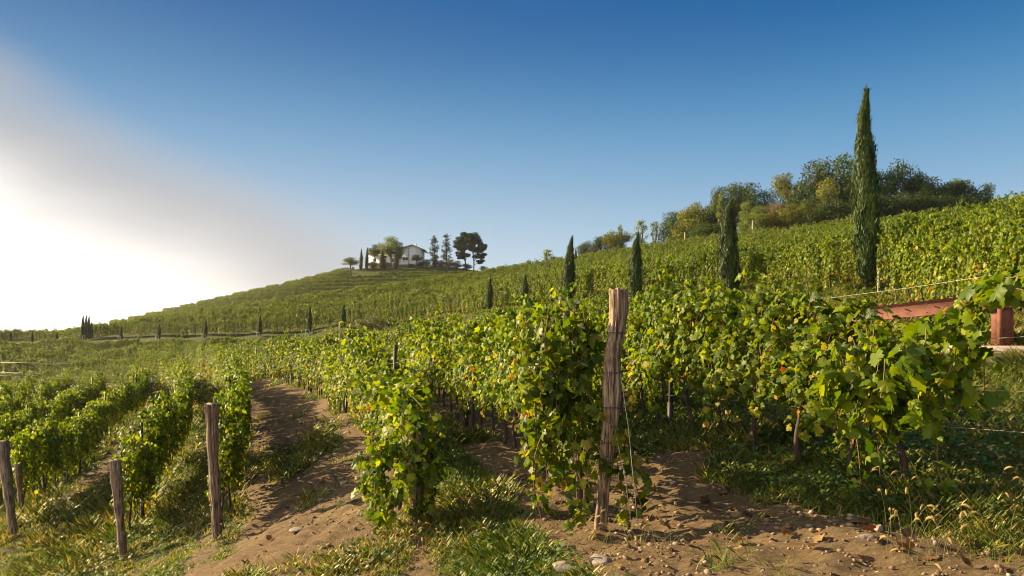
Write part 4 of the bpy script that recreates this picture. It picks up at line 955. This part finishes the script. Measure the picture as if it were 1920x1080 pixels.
wood = [(1098, 457, 136, 28, 'dark'), (1112, 470, 134, 22, 'brown'), (1127, 449, 134, 30, 'dark'), (1155, 438, 132, 42, 'yellow'), (1262, 405, 126, 42, 'green'), (1282, 398, 124, 42, 'yellow'), (1304, 386, 123, 46, 'yellow'), (1330, 392, 122, 40, 'green'), (1350, 358, 121, 36, 'green'),
        (1318, 425, 119, 40, 'green'), (1342, 425, 118, 36, 'dark'), (1376, 352, 120, 40, 'green'), (1404, 350, 119, 46, 'green'), (1398, 385, 114, 30, 'light'), (1432, 362, 118, 40, 'green'), (1420, 395, 110, 36, 'light'), (1452, 385, 110, 44, 'orange'), (1478, 325, 116, 44, 'yellow'), (1500, 345, 114, 40, 'green'),
        (1490, 385, 108, 46, 'yellow'), (1532, 308, 114, 56, 'green'), (1555, 335, 110, 46, 'yellow'), (1530, 375, 106, 46, 'green'), (1578, 298, 114, 60, 'green'), (1570, 375, 104, 50, 'dark'), (1600, 330, 112, 46, 'green'), (1610, 370, 104, 50, 'dark'), (1646, 328, 112, 50, 'green'), (1650, 365, 104, 50, 'dark'), (1690, 312, 112, 54, 'dark'), (1686, 365, 104, 50, 'dark'),
        (1722, 330, 112, 44, 'dark'), (1742, 340, 110, 44, 'green'), (1728, 372, 104, 50, 'dark'), (1766, 352, 110, 44, 'dark'), (1788, 342, 112, 44, 'dark'), (1808, 346, 112, 36, 'green'), (1770, 376, 104, 50, 'dark'), (1826, 354, 112, 36, 'dark'), (1812, 372, 106, 44, 'dark'), (1848, 352, 112, 30, 'green'), (1850, 378, 108, 40, 'dark'), (1880, 392, 104, 40, 'dark')]
desc = {'dark': 'dark green', 'green': 'mid green', 'yellow': 'yellow green', 'orange': 'orange brown', 'light': 'bright light green', 'brown': 'reddish brown'}
def where(px):
    return ('at its low left end' if px < 1200 else 'left of the broad cypress' if px < 1345 else 'behind the broad cypress' if px < 1410 else 'between the two biggest cypresses' if px < 1590 else 'behind the tallest cypress' if px < 1660 else 'right of the tallest cypress')
seen = {}
for i, (px, tp, d, w, pal) in enumerate(wood):
    lab = '%s tree of the wood %s' % (desc[pal], where(px)); hgtw = 'tall' if tp < 350 else 'low'
    put_tree(T(pal, i % 4), 8, 5.2, px, tp - 9, d, w * 1.35, hgtw + ' ' + lab, 'woodland_tree', 'tree', 'trees of the wood, ' + hgtw + ' ' + lab)
thin = tree_meshes(8, 4, 91, 'light', 620, .12, 12, .26, True, .2)
for px, tp, d, w, lb in ((1164, 417, 131, 20, 'thin sparse tree at the left end of the skyline wood'), (1203, 408, 127, 30, 'airy pale tree right of the slim cypress'), (1230, 411, 127, 28, 'second airy pale tree right of the slim cypress'), (1024, 466, 149, 40, 'sparse shrub on the skyline left of the pointed cypress'), (1350, 356, 119, 22, 'spindly tree sticking out above the broad dark cypress'), (1790, 330, 111, 20, 'thin twiggy tree top at the right of the wood')):
    put_tree(thin, 8, 4, px, tp, d, w, lb, 'sparse_tree')
# around the house
put_tree(T('light', 3), 8, 5.2, 657, 482, 234, 34, 'small round light green tree at the left foot of the house hill', 'garden_tree', base=503)
put_tree(T('green', 3), 8, 5.2, 703, 458, 238, 26, 'rounded dark tree in front of the low house wing', 'garden_tree', base=489)
put_tree(T('light', 3), 8, 5.2, 733, 443, 234, 44, 'tall light green tree in front of the white house', 'garden_tree', base=494)
put_tree(T('green', 1), 8, 5.2, 750, 452, 236, 20, 'narrow green tree touching the house roof', 'garden_tree', base=490)
put_tree(T('olive', 3), 8, 5.2, 781, 477, 232, 22, 'small grey green tree before the gable wall', 'garden_tree', base=494)
for px, tp, w, lb in ((677, 466, .8, 'leftmost cypress beside the hilltop house'), (688, 464, .8, 'second cypress left of the house wing'), (716, 467, 1.2, 'cypress before the house wing'), (743, 462, 1.3, 'stout cypress before the white house gable')):
    place_cypress(cy5, px, tp, 230, 3.0, lb, 'cypresses by the hilltop house', wscale=w * 1.9)
for i, (px, tp, w, pal, lb) in enumerate(((800, 486, 22, 'green', 'green shrub right of the house'), (815, 484, 22, 'pine', 'dark shrub under the left thin conifer'), (828, 487, 20, 'brown', 'brown shrub between the thin conifers'), (842, 486, 24, 'brown', 'brown shrub under the right thin conifer'), (858, 488, 24, 'brown', 'brown shrub left of the pines'), (875, 493, 22, 'pine', 'dark shrub at the foot of the pines'), (788, 490, 16, 'pine', 'dark shrub against the house corner'), (770, 494, 20, 'brown', 'low shrub below the gable wall'), (700, 489, 26, 'dark', 'dark hedge shrub below the house wing'), (722, 490, 26, 'dark', 'dark shrub between two house cypresses'), (906, 498, 16, 'green', 'small shrub right of the pines'), (932, 503, 14, 'green', 'small shrub on the ridge right of the pines'), (945, 504, 12, 'dark', 'tiny dark shrub on the ridge'), (407, 556, 9, 'brown', 'tiny round shrub alone on the left hill outline'), (10, 622, 44, 'orange', 'sun-glowing tree at the far left horizon'), (35, 626, 30, 'orange', 'second sun-glowing tree at the far left horizon'))):  # orange leaf colour of the two far left trees stands in for sun glow
    put_tree(T(pal, i % 3), 8, 5.2, px, tp, 232 if px > 420 else 240, w, lb, 'shrub', 'shrub')
put_tree(tree_meshes(3, 5, 66, 'olive', 3200, .02, 18, .16, True, .3), 3, 5, 695, 592, 82, 62, 'grey green olive bush beside the valley road cypress', 'olive_bush', 'bush', base=622)
def conifer(seed):
    g = np.random.default_rng(seed); mb, w = MB(), MB(); h = 9.0; w.tube([[0, 0, -.6], [.1, 0, 4], [0, 0, 8.8]], [.16, .12, .04], 6)
    for i in range(60):
        z = g.uniform(1.6, 8.9); L_ = (1.9 - .14 * z) * g.uniform(.5, 1.1); a = g.uniform(0, 2 * pi); e = np.array([cos(a) * L_, sin(a) * L_, z + .3 * L_]); w.tube([[0, 0, z], e * [.5, .5, 1] , e], .035, 4, cap=False)
        k = 22; u = g.random((k, 1)) ** .5; p = np.array([0, 0, z]) * (1 - u) + e * u + g.normal(0, .2, (k, 3)); scatter(mb, TV4, TT4, p, frames(unit(k, g), unit(k, g)), .22 * g.uniform(.6, 1.3, k), np.array(PAL['pine'])[g.choice(3, k)])
    return mb.mesh('crown'), w.mesh('trunk', True)
c1 = conifer(1); c2 = conifer(2)
put_tree(c1, 9, 3.4, 814, 443, 236, 26, 'left of two thin ragged conifers right of the house', 'conifer_tree', 'tree', base=499); put_tree(c2, 9, 3.4, 837, 441, 238, 26, 'right of two thin ragged conifers right of the house', 'conifer_tree', 'tree', base=499)
def pine(seed, layers, h):
    g = np.random.default_rng(seed); mb, w = MB(), MB(); w.tube(spline([[0, 0, -.8], [.1, 0, 2.5], [-.2, .1, 6], [0, 0, h * .9]], .8), .2, 7)
    for (cx, cz, rx, rz) in layers:
        c = np.array([cx, g.normal(0, .5), cz]); w.tube(spline([[0, 0, cz * .6], [cx * .5, 0, cz * .8], c], .6), .08, 5, cap=False)
        for q in range(9):
            cc = c + g.normal(0, 1, 3) * [rx * .5, rx * .5, rz * .45]; k = 420; u = unit(k, g); p = cc + u * (g.random((k, 1)) ** .33) * [rx * .62, rx * .62, rz * .8]
            scatter(mb, TV4, TT4, p, frames(u + unit(k, g) * .6, unit(k, g)), .2 * g.uniform(.6, 1.3, k), np.array(PAL['pine'])[g.choice(3, k)] * g.uniform(.85, 1.3))
    return mb.mesh('crown'), w.mesh('trunk', True)
pa = pine(1, [(-1.2, 9.6, 1.6, .7), (-.3, 10.8, 1.7, .7), (-1.8, 8.2, 1.5, .6), (-.9, 6.6, 1.9, .8), (-1.9, 5.0, 1.4, .6), (.2, 8.8, 1.5, .8), (-.6, 4.0, 1.3, .5), (.9, 4.6, 1.1, .5)], 11.2)
pbm = pine(2, [(0, 10.2, 2.0, 1.1), (.9, 8.8, 2.0, 1.0), (2.6, 7.6, 1.3, .8), (1.2, 6.6, 1.8, .9), (3.0, 5.0, 1.1, .5), (1.6, 4.4, 1.6, .6), (-.6, 7.6, 1.6, .9), (2.2, 2.6, 1.1, .5), (3.4, 7.2, .9, .7)], 11.2)
for ms, px, tp, lb in ((pa, 872, 439, 'left pine of the dark hilltop pair, with layered crown'), (pbm, 888, 441, 'right pine of the dark hilltop pair, leaning clumps to the right')):
    e = put_tree(ms, 11.2, 11.2, px, tp, 236, 64, lb, 'pine_tree', 'tree', base=506); e.rotation_euler = (0, 0, 0)

# ------------------------------------------------------------------ house on the hilltop
def house():
    d = 240.0; s = d / F; o = P(750, 496, d); e = empty('hilltop_house', o, radians(0)); tag(e, 'white hilltop house with brown gabled roof and low side wing', 'house')
    w, h, hr, dp = 6.9, 5.1, 1.15, 9.0
    # gable block: the right corner turned a little away
    V = [(0, 0, -1), (w, 0, -1), (w, 0, h), (w * .6, 0, h + hr), (0, 0, h + .15), (0, dp, -1), (w, dp, -1), (w, dp, h), (w * .6, dp, h + hr), (0, dp, h + .15)]
    T_ = [(0, 1, 2), (0, 2, 4), (4, 2, 3), (5, 7, 6), (5, 9, 7), (9, 8, 7), (1, 6, 7), (1, 7, 2), (0, 4, 9), (0, 9, 5)]
    add('wall', mesh_tris('wall', V, T_), M['white'], e)
    V = [(-10.5, 1.0, -1), (-.003, 1.0, -1), (-.003, 1.0, 3.7), (-10.5, 1.0, 3.7), (-10.5, 7, -1), (-.003, 7, -1), (-.003, 7, 3.7), (-10.5, 7, 3.7)]
    T_ = [(0, 1, 2), (0, 2, 3), (4, 6, 5), (4, 7, 6), (0, 3, 7), (0, 7, 4), (3, 2, 6), (3, 6, 7)]
    add('wing_wall', mesh_tris('wing_wall', V, T_), M['white'], e)
    mb = MB()
    def slab(a, b, y0, y1, t=.18):
        V = [(a[0], y0, a[1]), (b[0], y0, b[1]), (b[0], y1, b[1]), (a[0], y1, a[1]), (a[0], y0, a[1] + t), (b[0], y0, b[1] + t), (b[0], y1, b[1] + t), (a[0], y1, a[1] + t)]
        q = [(0, 3, 2, 1), (4, 5, 6, 7), (0, 1, 5, 4), (1, 2, 6, 5), (2, 3, 7, 6), (3, 0, 4, 7)]; mb.put(V, [t_ for A, B, C_, D in q for t_ in ((A, B, C_), (A, C_, D))])
    slab((-1.6, h - .42), (w * .6, h + hr + .02), -.8, dp + .5); slab((w * .6, h + hr + .02), (w + 1.3, h - .55), -.8, dp + .5)
    r = add('roof', mb.mesh('roof'), M['roof'], e); 
    mb = MB(); mb.box((w * .6 + .3, 5, h + hr + .5), (.6, .6, 1.1)); add('chimney', mb.mesh('chimney'), M['white'], r)
    mb = MB(); V = [(-11.1, .4, 3.6), (-1.55, .4, 3.6), (-1.55, 4, 4.9), (-11.1, 4, 4.9), (-11.1, 7.6, 3.6), (-1.55, 7.6, 3.6), (-11.1, .4, 3.45), (-1.55, .4, 3.45)]; mb.put(V, [(0, 1, 2), (0, 2, 3), (3, 2, 5), (3, 5, 4), (6, 7, 1), (6, 1, 0), (0, 3, 4), (1, 5, 2)]); add('wing_roof', mb.mesh('wing_roof'), M['roof'], e)
    for (x, z, ww, hh, y) in ((1.2, 1.9, .75, 1.0, 0), (2.15, 1.9, .75, 1.0, 0), (4.6, 1.9, 1.3, 1.0, 0), (-2.2, 1.5, 1.2, 1.2, 1.0), (-5.0, 2.6, 1.0, .9, 1.0), (-5.2, 1.0, 1.0, 1.8, 1.0), (-8.4, 1.6, 1.0, 1.0, 1.0)):
        wd = add('window', MB().box((x, y - .03, z), (ww, .08, hh)).mesh('window'), M['palewood'], e); add('pane', MB().box((x, y - .075, z), (ww - .16, .03, hh - .16)).mesh('pane'), M['glass'], wd)
    add('downpipe', MB().box((2.75, -.06, 2.3), (.12, .1, 6.2)).mesh('downpipe'), M['roof'], e)
    mb = MB(); mb.box((0, 0, 0), (17, .5, 2.4)); o2 = add('terrace_wall', mb.mesh('terrace_wall'), M['drywall'], None, P(742, 503, 236)); tag(o2, 'brownish terrace wall below the hilltop house', 'wall')
house()

# poles on the skyline
def pole(px, top, d, label, r=.09, lean=0.0):
    x, y = XY(px, d); z = Hs(x, y); h = (HY - top) / F * d - z; mb = MB(); mb.tube([[0, 0, -.3], [lean * h * .5, 0, h * .5], [lean * h, 0, h]], [r, r * .9, r * .8], 7); tag(add('wooden_pole', mb.mesh('wooden_pole', True), M['palewood'], None, (x, y, z)), label, 'pole')
pole(1411, 413, 98, 'pale wooden pole standing before the orange brown tree'); pole(1284, 436, 112, 'short pale pole at the edge of the wood, left one'); pole(1647, 503, 27.4, 'grey stake beside the foot of the tallest cypress', .035); pole(1710, 408, 64, 'thin pole in the vines right of the tallest cypress', .05); pole(981, 486, 150, 'slanting dark pole on the skyline ridge', .07, .12); pole(1050, 489, 140, 'tiny pole on the skyline near the pointed cypress', .06)
pole(1843, 405, 40, 'thin pole in the upper right vines', .04)

# ------------------------------------------------------------------ the air between here and the far hill
def haze():
    x0, x1, y0, y1 = gx[0] - 5, gx[-1] + 5, gy[0] - 5, gy[-1] + 5
    z0 = float(GZ.min()) - 1; z1 = 45.0
    o = add('haze', MB().box(((x0 + x1) / 2, (y0 + y1) / 2, (z0 + z1) / 2), (x1 - x0, y1 - y0, z1 - z0)).mesh('haze'), None)
    m = bpy.data.materials.new('haze_air'); m.use_nodes = True; t = m.node_tree; t.nodes.clear()
    v = t.nodes.new('ShaderNodeVolumePrincipled'); v.inputs['Color'].default_value = (.93, .93, .92, 1); v.inputs['Density'].default_value = 0.00011; v.inputs['Anisotropy'].default_value = 0.45
    q = t.nodes.new('ShaderNodeOutputMaterial'); t.links.new(v.outputs[0], q.inputs['Volume']); o.data.materials.append(m)
    tag(o, 'thin sunlit haze between the vines and the far hill', 'haze', kind='stuff')
haze()
